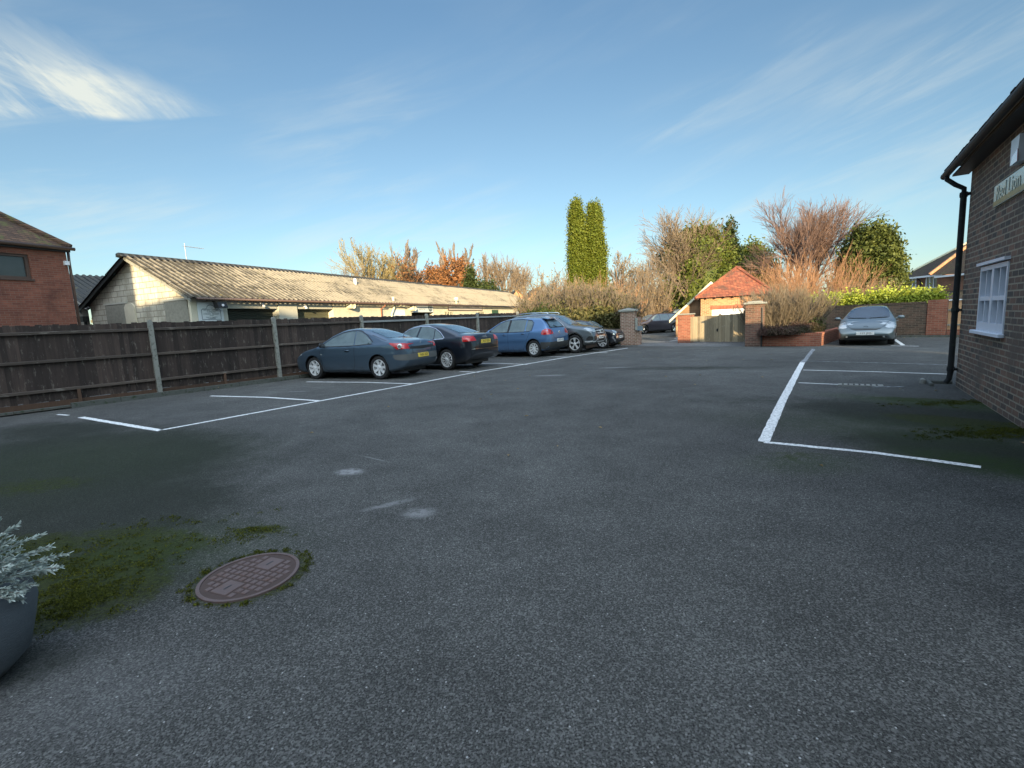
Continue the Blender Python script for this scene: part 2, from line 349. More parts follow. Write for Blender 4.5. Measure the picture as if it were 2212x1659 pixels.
M['tileblack']=brick('near black roof tile',(.014,.012,.011),(.03,.024,.02),(.008,.007,.006),bw=.17,bh=.08,mw=.008,rough=.9)
M['weatherboard']=wood('brown weatherboard',(.20,.11,.055),(.38,.23,.13),axis='x')
M['black']=mat('black plastic',(.012,.013,.014),.45,var=.25,scale=8)
M['pipe']=mat('black cast downpipe',(.007,.009,.010),.75,var=.4,scale=5,bump=.2,col2=(.035,.05,.035),c2pos=(.55,.75))
M['gutterbrown']=mat('brown gutter',(.085,.05,.038),.5,var=.3,scale=5)
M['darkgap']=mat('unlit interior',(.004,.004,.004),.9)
M['rubber']=mat('tyre rubber',(.014,.014,.015),.85,var=.3,scale=8,bump=.2)
M['alloy']=mat('silver alloy',(.62,.63,.64),.35,.25,var=.08,scale=8)
M['alloydark']=mat('dark brake disc well',(.03,.03,.032),.6,.3)
M['chrome']=mat('chrome trim',(.75,.76,.78),.15,1,var=.03)
M['cladding']=mat('grey black bumper plastic',(.035,.037,.038),.6,var=.2,scale=7)
M['greybump']=mat('mid grey bumper strip',(.10,.105,.105),.5,var=.1,scale=7)
M['lamp_red']=mat('red lamp lens',(.42,.012,.014),.12,var=.35,scale=22,coat=1)
M['lamp_dark']=mat('dark red lamp lens',(.11,.008,.01),.15,var=.3,scale=22,coat=1)
M['lamp_clear']=mat('clear lamp lens',(.42,.45,.46),.08,.35,var=.4,scale=26,coat=1)
M['cglass']=glass('tinted car glass',(.085,.115,.12))
M['cglass2']=glass('car windscreen glass',(.08,.12,.15))
M['hglass']=glass('house window glass',(.03,.033,.036))
M['plate_y']=mat('yellow number plate',(.68,.50,.08),.4,var=.06,scale=9)
M['plate_w']=mat('white number plate',(.66,.66,.64),.4,var=.06,scale=9)
M['ink']=mat('black lettering',(.012,.012,.014),.5)
M['plate_b']=mat('blue plate band',(.02,.05,.35),.4)
M['iron']=mat('rusty cast iron',(.125,.088,.082),.62,.3,var=.25,scale=9,bump=.3,bscale=70,col2=(.12,.068,.05),c2pos=(.5,.75))
M['iron2']=mat('rust grooves',(.055,.034,.028),.85,var=.3,scale=12)
M['pot']=mat('blue grey textured pot',(.10,.12,.132),.7,var=.2,scale=8,bump=.5,bscale=50,stretch=(1,1,5))
M['bark_pale']=mat('pale twigs',(.185,.138,.095),.9,var=.3,scale=2)
M['bark_grey']=mat('grey twigs',(.17,.14,.12),.9,var=.3,scale=2)
M['bark_olive']=mat('olive tan twigs',(.24,.19,.085),.9,var=.3,scale=2)
M['bark_orange']=mat('orange willow twigs',(.30,.16,.085),.9,var=.3,scale=2)
M['bark_pink']=mat('pinkish brown twigs',(.17,.105,.085),.9,var=.3,scale=2)
M['l_moss']=leafmat('moss tufts',(.018,.023,.004),(.115,.125,.010),(.045,.055,.006),rough=.9,trans=.1)
M['bark_dark']=mat('dark bark',(.05,.04,.03),.95,var=.3,scale=4)
M['bark_drab']=mat('drab brown stems',(.15,.12,.085),.95,var=.3,scale=4)
M['l_conifer']=leafmat('bright conifer foliage',(.06,.085,.010),(.17,.19,.022),(.10,.13,.015))
M['l_yew']=leafmat('yew foliage',(.035,.052,.012),(.12,.135,.028),(.07,.085,.02))
M['l_dark']=leafmat('dark evergreen foliage',(.022,.036,.010),(.065,.085,.022))
M['l_laurel']=leafmat('laurel leaves',(.19,.24,.03),(.50,.52,.09),(.28,.33,.04))
M['l_ivy']=leafmat('ivy leaves',(.055,.085,.015),(.16,.18,.035),(.10,.12,.02))
M['l_shrub']=leafmat('mixed shrub leaves',(.055,.062,.022),(.17,.14,.055),(.085,.09,.03))
M['l_rust']=leafmat('russet beech leaves',(.20,.085,.035),(.42,.19,.07),(.28,.13,.05))
M['l_yellow']=leafmat('yellow green foliage',(.26,.25,.03),(.42,.38,.05))
M['l_buff']=leafmat('dry buff leaves',(.22,.15,.065),(.38,.27,.13))
M['l_heather']=leafmat('dark heather foliage',(.055,.03,.028),(.10,.06,.045),(.045,.04,.02))
M['l_silver']=leafmat('silvery needles',(.26,.32,.29),(.55,.62,.57),(.36,.42,.38))
M['gate']=wood('weathered grey gate boards',(.19,.15,.095),(.42,.33,.21),(.42,.37,.27))
M['board']=mat('mottled plywood board',(.25,.24,.20),.9,var=.45,scale=9,bump=.2)
M['shutter']=mat('dark olive shutter',(.030,.036,.028),.5,.2,var=.2,scale=3)
M['shutter2']=mat('olive tan shutter',(.115,.115,.075),.5,.2,var=.15,scale=3)
M['signwhite']=mat('pale blue white board',(.62,.66,.68),.5,var=.05)
M['signgrey']=mat('slate sign lettering',(.12,.16,.19),.5,var=.05)
M['green']=mat('dark green door',(.04,.09,.05),.5)
M['copper']=mat('red brown pipe',(.25,.10,.06),.5)
M['pinkboard']=mat('dusty cream sign board',(.52,.47,.44),.6,var=.08)
M['galv']=mat('galvanised aerial',(.5,.5,.5),.4,.8)
HOUSES=[('long brick house behind the viewer',-5.0,-19,22,9,7.3,2.7),('brick house at the right behind the viewer',22.0,-19,15,9,6.8,2.3),('tall brick house at the left behind the viewer',-24.8,-20,22,10,12.0,2.5)]
# ---------------- the ground, kerb, markings ----------------
def sheet(name,pts,z,m,kind='structure'):
    b=MB(); b.add([(x,y,z) for x,y in pts],[tuple(range(len(pts)))]); o=b.build(name,m); return tag(o,kind=kind)
def grid_sheet():
    b=MB(); b.add([(-500,-60,0),(500,-60,0),(500,900,0),(-500,900,0)],[(0,1,2,3)]); return tag(b.build('ground',M['asphalt']),kind='structure')
grid_sheet()
def line_mat():
    m,t,b=newmat('worn white road paint'); P=geo(t)
    n=t.noise(P,26,6,.8); n2=t.noise(P,90,3,.7)
    w=t.sm(t.math('ADD',t.math('MULTIPLY',n,.8),t.math('MULTIPLY',n2,.3)),.38,.60)
    c=t.mix(w,(.13,.135,.135),(.80,.80,.78)); t.l.new(c,b.inputs['Base Color']); b.inputs['Roughness'].default_value=.75
    t.l.new(t.bump(t.noise(P,75,4,.75),.6,.006),b.inputs['Normal']); return m
def line_mat2():
    m,t,b=newmat('nearly lost road paint'); P=geo(t)
    n=t.noise(P,11,6,.8)
    c=t.mix(t.sm(n,.45,.56),(.055,.06,.065),(.36,.38,.40)); t.l.new(c,b.inputs['Base Color']); b.inputs['Roughness'].default_value=.75
    return m
LB=MB()
def pline(pts,w=.095,mi=0,n=.006):
    pts=[Vector((p[0],p[1])) for p in pts]; out=[]
    for a,b in zip(pts,pts[1:]):
        L=(b-a).length; k=max(2,int(L/.12)); d=(b-a)/L; nn=Vector((-d.y,d.x))
        vs=[];
        for i in range(k+1):
            p=a+d*(L*i/k); vs+=[p+nn*(w/2+random.uniform(-n,n)),p-nn*(w/2+random.uniform(-n,n))]
        LB.add([(v.x,v.y,.004+.0006*len(out)) for v in vs],[(2*i,2*i+1,2*i+3,2*i+2) for i in range(k)],mi); out.append(1)
def gl(*pp,**k): pline([g2(*p) for p in pp],**k)
gl((345,930),(690,866.5)); gl((690,866.5),(890,830)); gl((890,830),(1040,802)); gl((1040,802),(1140,786)); gl((1140,786),(1230,771)); gl((1230,771),(1356,752))
gl((175,901.5),(348,930.5),w=.11); gl((124,895.5),(148,897.5),w=.07)
gl((455,855.5),(575,858.5),w=.09); gl((575,858.5),(690,866),w=.09)
gl((662,825),(786,826),(890,829.5),w=.085)
gl((993,802.5),(1035,804.5),w=.08)
gl((905,786),(1075,785),(1140,787.5),w=.08)
gl((1012,769),(1225,771),w=.08); gl((1187,756),(1262,761),(1312,762),w=.08)
gl((1734,782),(1690,866),(1650,955),w=.12,n=.006)
gl((1757,754),(1735,783),w=.11,mi=1,n=.02)
gl((1650,955.5),(1885,978),(2119,1009.5),w=.085,n=.008)
gl((1735,799.5),(1880,803),(2046,808.5),w=.075)
gl((1725,827),(1840,832),w=.07); gl((1882,836),(1952,835.5),w=.055,mi=1)
gl((1740,780),(2045,788),w=.06,mi=1,n=.01)
gl((1931,732),(1951,746),w=.12); gl((1924,747),(1985,748),w=.09)
gl((1495,729),(1440,738.5),w=.07); gl((1457,731.5),(1466,729.5),w=.07)
tag(LB.build('parking_lines',[line_mat(),line_mat2()],fixn=False),kind='structure')
# pale crossover between the piers
cr=[g2(1378,748),g2(1610,749),g2(1607,741),g2(1480,738.5),g2(1382,735)]
sheet('drive_crossover',cr,.004,M['asphalt2'])
# fence frame
A0=Vector((-9.46,12.53)); FD=(Vector((-7.48,15.08))-A0).normalized(); FN=Vector((FD.y,-FD.x))   # FN points to the car park
FSP=3.23
def fp(u,v=0): p=A0+FD*u+FN*v; return (p.x,p.y)
sheet('soil_strip',[fp(-12,-.25),fp(21,-.25),fp(21,.50),fp(-12,.50)],.03,M['soil'])
kb=MB()
for i in range(-12,23):
    a=i*.915-.02; j=random.uniform(-.008,.008)
    if a<-1.9: j-=.05
    pts=[fp(a+.006,.40+j),fp(a+.909,.40+j),fp(a+.909,.50+j),fp(a+.006,.50+j)]
    h=.115+random.uniform(-.006,.006)-(.04 if a<-1.9 else 0)
    q=[(p[0]*.0+p[0],p[1]) for p in pts]
    kb.add([(x,y,0) for x,y in q]+[(x,y,h) for x,y in q],[(4,5,6,7),(0,1,5,4),(1,2,6,5),(2,3,7,6),(3,0,4,7)])
tag(kb.build('kerb',M['kerb']),kind='structure')

# ---------------- fence ----------------
FA=math.atan2(FD.y,FD.x)
fen=thing('board_fence','long dark feather-edge board fence with concrete posts along the left parking bays','fence',(A0.x,A0.y,0),FA)
for k in range(-4,7):
    x0=k*FSP; lean=random.uniform(-.01,.01)
    p=MB(); h=2.0 if k in(0,1) else 1.99
    p.prism([(-.05,.03),(.05,.03),(.05,h-.05),(.02,h),(-.02,h),(-.05,h-.05)],'y',-.105,.015,M=Matrix.Translation((x0,0,0)))
    p.build('post',M['conc'],fen)
    if k==6: break
    b=MB(); x=x0+.055; end=x0+FSP-.055
    while x<end-.02:
        w=min(.104+random.uniform(-.01,.01),end-x); zt=1.93+random.uniform(-.018,.018); zb=.17+random.uniform(-.02,.02); j=random.uniform(-.004,.004)
        b.prism([(x,.022+j),(x+w+.012,.010+j),(x+w+.012,.004+j),(x,.004+j)],'z',zb,zt); x+=w
    # local y is left of travel (away from the cars): boards behind the rails
    b.build('boards',M['fence'],fen)
    for z in (.42,1.10,1.75):
        r=MB(); sag=random.uniform(-.02,.02); mm=M['newrail'] if (k>=2 and z>1.5) else M['fencerail']
        z+=random.uniform(-.015,.015)
        r.prism([(.002,-.035),(-.062,-.03),(-.062,.025),(.002,.035)],'x',x0+.052,x0+FSP-.052,M=Matrix.Translation((0,0,z)))
        r.build('rail',mm,fen)
    s=MB(); s.box((x0+1.6,-.07,.03),(x0+1.66,-.02,.40)); s.build('stake',M['stump'],fen)
    g=MB(); g.box((x0+.055,-.004,.02),(x0+FSP-.055,.02,.165)); g.build('gravel_board',M['stump'],fen)

# ---------------- corrugated workshop ----------------
TH=R(23); SU=Vector((math.sin(TH),math.cos(TH))); SN=Vector((-SU.y,SU.x)); SA=12.5; SNN=18.75
SO=SU*SA+SN*SNN; SROT=math.atan2(SU.y,SU.x)
EV=3.15; RG=4.92; HW=3.5; SL=40.0
def sh(px,py,off=0.0):              # point of the workshop's long wall, local (x,z)
    r=ray(px,py); tt=(SNN-off)/(r.x*SN.x+r.y*SN.y); P=r*tt
    return (P.x*SU.x+P.y*SU.y-SA, CAMZ+P.z)
ws=thing('workshop','long single-storey cream workshop with a corrugated sheet roof beyond the fence','workshop',(SO.x,SO.y,0),SROT)
def corr(x0,x1,y0,z0,y1,z1,pitch=.28,amp=.034,rows=3,up=None):
    b=MB(); n=int((x1-x0)/pitch); prof=[(0,-1),(.18,-.8),(.36,.8),(.5,1),(.64,.8),(.82,-.8)]
    xs=[]; 
    for i in range(n+1):
        for f,a in prof:
            xx=x0+(i+f)*pitch
            if xx<=x1: xs.append((xx,a*amp))
    d=Vector((0,y1-y0,z1-z0)); L=d.length; d/=L; nn=Vector((0,-d.z,d.y)); nn=nn if nn.z>0 else -nn
    for r in range(rows):
        s0=L*r/rows-(.10 if r else 0); s1=L*(r+1)/rows; lift=.012*(rows-1-r)
        # lower sheets tuck under upper ones: row 0 is at the eave
        l0=.0+.014*(r>0); l1=0.0
        vs=[]
        for x,h in xs:
            jj=.004*math.sin(x*3.1+r)
            for s,l in ((s0,l0+.006),(s1,l1)):
                p=Vector((x,y0,z0))+d*s+nn*(h+l+jj); vs.append(p)
        b.add(vs,[(2*i,2*i+2,2*i+3,2*i+1) for i in range(len(xs)-1)])
    return b
def corrmat(name,lightc,darkc,thr,pitch=.28,dirtx=True):
    m,t,b=newmat(name); X,Y,Z=t.sep(oc(t))
    ph=t.math('FRACT',t.math('DIVIDE',t.math('SUBTRACT',X,-.35),pitch)); v=t.math('ABSOLUTE',t.math('SUBTRACT',ph,.5))  # .5 = valley
    n=t.noise(oc(t),1.7,6,.75); n3=t.noise(oc(t),.35,4,.6); n4=t.noise(t.mapping(oc(t),(1,.25,.25)),9,4,.7)
    f=t.math('ADD',t.math('MULTIPLY',v,.9),t.math('ADD',t.math('MULTIPLY',n,.55),t.math('ADD',t.math('MULTIPLY',n3,.5),t.math('MULTIPLY',n4,.3))))
    if dirtx: f=t.math('ADD',f,t.math('MULTIPLY',t.math('SUBTRACT',1.0,t.sm(X,.5,9.0)),.16))
    c=t.mix(t.sm(f,thr-.1,thr+.12),lightc,darkc)
    c=t.mix(t.math('MULTIPLY',t.sm(t.noise(oc(t),4.2,6,.8),.56,.66),.6),c,(.17,.15,.075))
    t.l.new(c,b.inputs['Base Color']); b.inputs['Roughness'].default_value=.95; b.inputs['Specular IOR Level'].default_value=.2
    t.l.new(t.bump(n,.4,.01),b.inputs['Normal']); return m
M['corr']=corrmat('lichened cement sheet',(.25,.215,.16),(.045,.040,.032),.92)
M['corrdark']=corrmat('dark cement sheet',(.07,.07,.068),(.022,.022,.022),.9,dirtx=False)
sl=(RG-EV)/HW
corr(-.35,SL,-.38,EV-.38*sl+.05,HW,RG+.05).build('roof',M['corr'],ws,smooth=False,fixn=False)
corr(-.35,SL,2*HW+.3,EV-.3*sl+.05,HW,RG+.05).build('rear_roof',M['corrdark'],ws,fixn=False)
b=MB(); b.prism([(HW-.22,RG-.035),(HW-.06,RG+.09),(HW,RG+.13),(HW+.06,RG+.09),(HW+.22,RG-.035),(HW,RG+.03)],'x',-.45,SL); b.build('ridge_capping',M['corrdark'],ws)
b=MB(); b.lathe([(.0,-.1),(.07,-.1),(.1,-.05),(.1,.05)],10,'x',M=Matrix.Translation((-.42,HW,RG+.02))); b.build('ridge_finial',M['corrdark'],ws)
# gable wall
b=MB(); b.add([(0,0,0),(0,2*HW,0),(0,2*HW,EV),(0,HW,RG-.02),(0,0,EV)],[(0,1,2,3,4)]); b.build('gable_wall',M['block'],ws,fixn=False)
b=MB()
for s in (-1,1):
    y1=HW+s*(HW+.3); z1=EV-.3*sl
    b.add([(-.30,HW,RG+.03),(-.30,y1,z1+.03),(-.30,y1,z1-.15),(-.30,HW,RG-.15),(-.27,HW,RG+.03),(-.27,y1,z1+.03),(-.27,y1,z1-.15),(-.27,HW,RG-.15)],[(0,1,2,3),(4,5,6,7),(2,3,7,6),(1,2,6,5)],0 if s<0 else 1)
b.build('bargeboard',[M['conc'],M['black']],ws)
def gb(px,py):                       # point on the gable plane -> local y,z
    r=ray(px,py); tt=SA/(r.x*SU.x+r.y*SU.y); P=r*tt; return (P.x*SN.x+P.y*SN.y-SNN, CAMZ+P.z)
for (x0,x1,y0,y1,lb) in ((355,405,652,690,'mottled grey boarded window'),(228,275,660,692,'dark grey boarded window')):
    (a,z1),(c,_)=gb(x0,y0),gb(x1,y0); (_,z0)=gb(x0,y1+12)
    b=MB(); b.box((-.03,min(a,c),z0),(-.002,max(a,c),z1)); o=b.build('boarded_window',M['board'],ws); o['label']=lb
    b=MB(); b.box((-.05,min(a,c)-.08,z1),(-.002,max(a,c)+.08,z1+.07)); b.build('window_lintel',M['render_grey'],ws)
b=MB(); y,z=gb(281,658); b.prism([(y-.35,z-1.2),(y+.35,z-1.2),(y+.35,z-.1),(y+.2,z+.05),(y-.2,z+.05),(y-.35,z-.1)],'x',-.06,-.002); b.build('blocked_doorway',M['render'],ws)
# long wall in bays
def wallbox(name,m,px0,px1,z0,z1,y0=0,y1=.15,py=665):
    a=sh(px0,py)[0]; c=sh(px1,py)[0]; b=MB(); b.box((a,y0,z0),(c,y1,z1)); return b.build(name,m,ws)
x_end=SL
b=MB(); b.box((0,.12,0),(sh(492,670)[0],.3,EV-.05)); b.build('end_wall',M['render_grey'],ws)
wallbox('pier',M['render'],412,425,0,EV-.06,-.0,.119); 
wallbox('pier',M['render_grey'],425.5,491,0,EV-.06,.02,.119)
# roller doors
def shutter(px0,px1,ztop,m,rec=.35):
    a=sh(px0,675)[0]; c=sh(px1,675)[0]; b=MB(); z=.05; pr=[]
    while z<ztop: pr+= [(rec,z),(rec-.022,z+.03),(rec-.022,z+.05),(rec,z+.08)]; z+=.085
    pr=[(y,min(zz,ztop)) for y,zz in pr]
    vs=[(a,y,zz) for y,zz in pr]+[(c,y,zz) for y,zz in pr]; k=len(pr)
    b.add(vs,[(i,i+1,k+i+1,k+i) for i in range(k-1)]); b.build('roller_door',m,ws,fixn=False)
    s=MB(); s.box((a-.001,.0,ztop),(c+.001,.3,EV-.06)); s.build('lintel',M['render_grey'],ws)
zt1=sh(545,666.5)[1]
shutter(491.6,599,zt1,M['shutter']); shutter(640,719,zt1,M['shutter2'])
wallbox('pier',M['render_grey'],600,640,0,EV-.061,-.05,.40)
wallbox('rear_pier',M['render'],719.5,888,0,EV-.06,0,.40)
# main opening, then the far part
a0=sh(888.5,668)[0]; a1=sh(936,668)[0]; zd=sh(912,675)[1]
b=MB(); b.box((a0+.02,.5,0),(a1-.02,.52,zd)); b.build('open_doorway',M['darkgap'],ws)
b=MB(); b.box((a0,.02,zd),(a1,.3,EV-.06)); b.build('lintel',M['render_grey'],ws)
b=MB(); b.box((a1+.001,0,0),(SL,.4,EV-.06)); b.build('far_wall',M['render'],ws)
b=MB(); b.box((0,2*HW-.1,0),(SL,2*HW,EV)); b.build('back_wall',M['render_grey'],ws)
b=MB(); b.prism([(0,0),(2*HW,0),(2*HW,EV),(HW,RG),(0,EV)],'x',SL-.1,SL-.02); b.build('far_gable',M['redbrick'],ws)
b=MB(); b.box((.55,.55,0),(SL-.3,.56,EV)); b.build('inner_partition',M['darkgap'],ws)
# fascia, gutter, pipes
b=MB(); b.box((0.0,-.05,EV-.16),(SL,-.005,EV-.02)); b.build('fascia',M['conc'],ws)
b=MB(); b.tube([(-.1,-.42,EV-.19),(SL*.5,-.42,EV-.22),(SL,-.42,EV-.19)],.055,8)
for i in range(0,40,2): b.box((i+.5,-.37,EV-.24),(i+.53,-.04,EV-.2))
b.build('gutter',M['gutterbrown'],ws,smooth=True)
def pipe(name,m,pts,r,**k):
    b=MB(); b.tube(pts,r,10,**k); return b.build(name,m,ws,smooth=True)
x=sh(822,668)[0]; pipe('downpipe',M['copper'],[(x,-.40,EV-.2),(x,-.34,EV-.35),(x,-.06,EV-.5),(x,-.06,.1)],.045)
x=sh(845,660)[0]; pipe('soil_pipe',M['cream'],[(x+.1,-.12,EV+.25),(x+.1,-.12,EV-.45),(x-.2,-.12,EV-.85),(x-.2,-.12,.1)],.075)
for (px,py,rr,ll) in ((751,661,.17,.42),(886,667,.16,.4),(864,660,.09,.35),(1046,661,.07,.3),(1056,662,.07,.3)):
    x,z=sh(px,py); b=MB(); b.lathe([(rr*.8,-ll+.04),(rr,-ll),(rr,.0)],16,'y',M=Matrix.Translation((x,-.0,z))); b.lathe([(.001,-ll+.06),(rr*.85,-ll+.06)],16,'y',M=Matrix.Translation((x,0,z)))
    b.build('vent_cowl',M['cream'],ws,smooth=False)
x,z=sh(982,651); b=MB(); b.lathe([(.001,.35),(.18,.32),(.2,.1),(.1,.05),(.1,-.25)],12,M=Matrix.Translation((x,-.15,EV+.1))); b.build('roof_vent',M['cream'],ws,smooth=True)
x,_=sh(830,640); b=MB(); b.lathe([(.001,.3),(.09,.28),(.09,.0),(.06,-.2)],10,M=Matrix.Translation((x,HW*.62,EV+sl*HW*.62+.15))); b.build('roof_vent',M['white'],ws,smooth=True)
def wwin(px0,px1,py0,bars,m):
    a,z1=sh(px0,py0); c,_=sh(px1,py0); z0=z1-1.0; b=MB(); b.box((a,-.02,z0),(c,-.004,z1)); o=b.build('window',m,ws)
    f=MB()
    for i in range(bars+1):
        xx=a+(c-a)*i/bars; f.box((xx-.03,-.05,z0),(xx+.03,-.021,z1))
    f.box((a-.08,-.06,z1),(c+.08,-.021,z1+.07)); f.build('window_frame',M['cream'],o)
wwin((1200+1347*.4069)/1.8228,(1200+1428*.4069)/1.8228,(1150+192*.4069)/1.8228,5,M['hglass'])
wwin((1200+1675*.4069)/1.8228,(1200+1730*.4069)/1.8228,(1150+192*.4069)/1.8228,3,M['hglass'])
a,z1=sh((1200+1808*.4069)/1.8228,(1150+172*.4069)/1.8228); c,_=sh((1200+1865*.4069)/1.8228,650)
b=MB(); b.box((a,-.04,0),(c,-.004,z1)); b.box((a+.1,-.05,z1-.45),(c-.1,-.041,z1-.3)); b.build('side_door',M['green'],ws)
a,z1=sh(848,669); c,_=sh(874,669); b=MB(); b.box((a,-.03,0.1),(c,-.004,z1)); b.build('white_door',M['white'],ws)
# small security lamps over the doors
for px,py in ((564,657),(656,661)):
    x,z=sh(px,py); b=MB(); b.box((x-.05,-.14,z-.06),(x+.05,-.0,z+.04)); b.box((x-.02,-.2,z-.14),(x+.04,-.1,z-.06)); b.build('security_lamp',M['white'],ws)
# signs and floodlight (things of their own)
def wallthing(name,label,cat,px,py,off=.0):
    x,z=sh(px,py); p=SO+SU*x-SN*off; return thing(name,label,cat,(p.x,p.y,z),SROT)
def TM(x,y,z): return Matrix.Translation((x,y,z))@Matrix.Rotation(R(90),4,'X')
sg=wallthing('garage_sign','white board with arched grey border and lettering on the workshop end pier','sign',452,653,.005)
w=sh(480,668)[0]-sh(425,668)[0]; hh=.95
b=MB(); b.bbox((-w/2,-.03,-hh),(w/2,0,0),.008); b.build('board',M['signwhite'],sg)
def arch(w,h,rr,top): 
    pts=[(-w/2,-h/2),(w/2,-h/2),(w/2,h/2-.12),(w/2-.07,h/2-.05),(w/2-.2,h/2-.05)]
    for i in range(9): a=math.pi*i/8; pts.append(((w/2-.24)*math.cos(a),h/2+top*math.sin(a)))
    pts+=[(-w/2+.2,h/2-.05),(-w/2+.07,h/2-.05),(-w/2,h/2-.12)]; return pts
po=arch(w*.78,.62,.1,.16); pi_=[(x*.945,z*.91) for x,z in po]; n=len(po)
b=MB(); b.add([(x*.98,-.036,z*.78-.46) for x,z in po]+[(x*.98,-.036,z*.78-.46) for x,z in pi_],[(i,(i+1)%n,n+(i+1)%n,n+i) for i in range(n)]); b.build('border',M['signgrey'],sg,fixn=False)
for s,(tx,sz,zz,xx) in enumerate((('Bentley Carriage',.105,-.30,0),('Company',.105,-.38,0),('CITROEN   PEUGEOT',.08,-.475,0),('SPECIALISTS',.035,-.54,0),('Repairs Servicing MOTs',.055,-.60,0),('Tel 01420 22540',.05,-.655,0))):
    text('lettering',tx,sz,M['signgrey'],sg,TM(xx,-.037,zz),sx=.88)
fl=wallthing('floodlight','black floodlight mounted under the gutter above the arched sign','floodlight',460,660,.0)
b=MB(); b.prism([(-.62,-.12),(-.35,-.14),(-.3,.12),(-.55,.10)],'x',-.2,.2); b.build('lamp_housing',M['black'],fl)
b=MB(); b.tube([(0,-.35,.0),(0,-.1,.15),(0,0,.15)],.025,6); b.build('bracket',M['black'],fl)
b=MB(); b.lathe([(.001,-.02),(.05,-.02),(.05,.0)],10,'y',M=Matrix.Translation((-.02,-.62,-.02))); b.build('sensor',M['white'],fl)
s2=wallthing('unit_sign','white sign with two round dark emblems above the open workshop doorway','sign',912,664,.01)
w=a1-a0; z0=zd-sh(912,664)[1]; b=MB(); b.bbox((-w*.46,-.05,z0+.02),(w*.48,0,z0+.62),.01); b.build('board',M['signwhite'],s2)
for xx,rr,tx in ((-w*.36,.2,'X'),(w*.34,.27,'X1')):
    b=MB(); b.lathe([(.001,-.055),(rr,-.055),(rr,-.05)],20,'y',M=Matrix.Translation((xx,0,z0+.32))); b.build('emblem',M['signgrey'],s2)
    text('lettering',tx,rr*1.3,M['signwhite'],s2,TM(xx,-.058,z0+.32))
text('lettering','AUTOMOTIVE',.12,M['signgrey'],s2,TM(-.1,-.053,z0+.22)); b=MB(); b.box((-w*.22,-.054,z0+.36),(w*.16,-.051,z0+.385)); b.build('rule',M['signgrey'],s2)
s3=wallthing('business_sign','long narrow cream sign board reading BENTLEY BUSINESS PARK','sign',1006,662,.01)
w=sh(1042,662)[0]-sh(970,662)[0]; b=MB(); b.bbox((-w/2,-.05,-.3),(w/2,0,.3),.01); b.build('board',M['pinkboard'],s3)
b=MB(); 
for a in ((-w/2-.04,-.07,-.34,w/2+.04,-.001,-.301),(-w/2-.04,-.07,-.3,-w/2-.001,-.001,.3),(w/2+.001,-.07,-.3,w/2+.04,-.001,.3)): b.box(a[:3],a[3:])
b.build('frame',M['gutterbrown'],s3)
text('lettering','BENTLEY  BUSINESS  PARK',.36,M['signgrey'],s3,TM(-.1,-.053,0),sx=1.12)
# aerial on the ridge
x_=(at(338,555,24)); p=SO+SU*2.3+SN*HW
ae=thing('tv_aerial','small television aerial standing on the workshop ridge','aerial',(p.x,p.y,RG+.1),SROT-.3)
b=MB(); b.tube([(0,0,-.1),(0,0,.75)],.014,5); b.build('mast',M['galv'],ae)
b=MB(); b.tube([(-.1,0,.62),(.75,-.1,.56)],.012,5)
for i in range(12): xx=i*.06; b.tube([(xx,-.15,.615-xx*.075),(xx,.12,.615-xx*.075)],.006,4)
b.build('antenna',M['galv'],ae)
# second workshop behind, left
bk=thing('rear_workshop','low workshop with a black corrugated roof between the brick house and the cream gable','workshop',(SO+SN*(2*HW+.2)).to_3d(),SROT)
corr(-.3,30,4.2,RG+.05,.0,EV-.2,rows=2).build('roof',M['corrdark'],bk,fixn=False)
b=MB(); b.add([(0,0,0),(0,8.5,0),(0,8.5,EV),(0,4.2,RG),(0,.0,EV-.1)],[(0,1,2,3,4)]); b.build('gable_wall',M['render_grey'],bk,fixn=False)
b=MB(); b.add([(-.25,0,EV-.2),(-.25,4.2,RG+.05),(-.25,4.2,RG-.15),(-.25,0,EV-.4)],[(0,1,2,3)]); b.tube([(-.1,.15,EV-.5),(-.1,.15,0)],.06,8); b.box((-.3,-.1,EV-.75),(-.05,.4,EV-.5)); b.build('hopper_pipe',M['black'],bk,fixn=False)

# ---------------- brick house on the left ----------------
hc=at(153,612,17.6); HSU=SU; 
hs_=thing('brick_house','two-storey red brick house with a tiled hipped roof at the left edge','house',(hc.x,hc.y,0),SROT)
HE=at(147,538,17.6).z
def hp(px,py):                       # on the house's long wall, local x,z
    r=ray(px,py); d=hc.x*SN.x+hc.y*SN.y; tt=d/(r.x*SN.x+r.y*SN.y); P=r*tt; return (P.x-hc.x)*SU.x+(P.y-hc.y)*SU.y, CAMZ+P.z
wx0,wz1=hp(0,545); wx1,wz0=hp(70,603); wx0-=1.0
L=14; D=8
b=MB(); b.box((-L,0,0),(wx0,.3,HE)); b.box((wx1,0,0),(0,.3,HE)); b.box((wx0,0,0),(wx1,.3,wz0)); b.box((wx0,0,wz1),(wx1,.3,HE)); b.box((-.3,.3,0),(0,D,HE)); b.build('wall',M['housebrick'],hs_)
b=MB(); b.box((wx0,.12,wz0),(wx1,.14,wz1)); wn=b.build('window_pane',M['hglass'],hs_)
b=MB()
for xx in (wx0+.0,wx0+(wx1-wx0)*.5-.04,wx1-.09): b.box((xx,.06,wz0),(xx+.09,.119,wz1))
b.box((wx0,.05,wz0),(wx1,.119,wz0+.08)); b.box((wx0,.05,wz1-.08),(wx1,.119,wz1)); b.box((wx0-.05,-.04,wz0-.06),(wx1+.05,.05,wz0)); b.build('window_frame',M['gutterbrown'],wn)
ov=.12; rz=HE+.05; rh=3.6
b=MB(); v=[(-L-ov,-ov,rz),(ov,-ov,rz),(ov,D+ov,rz),(-L-ov,D+ov,rz),(-D/2-ov+.0,D/2,rz+rh),(-L+2,D/2,rz+rh)]
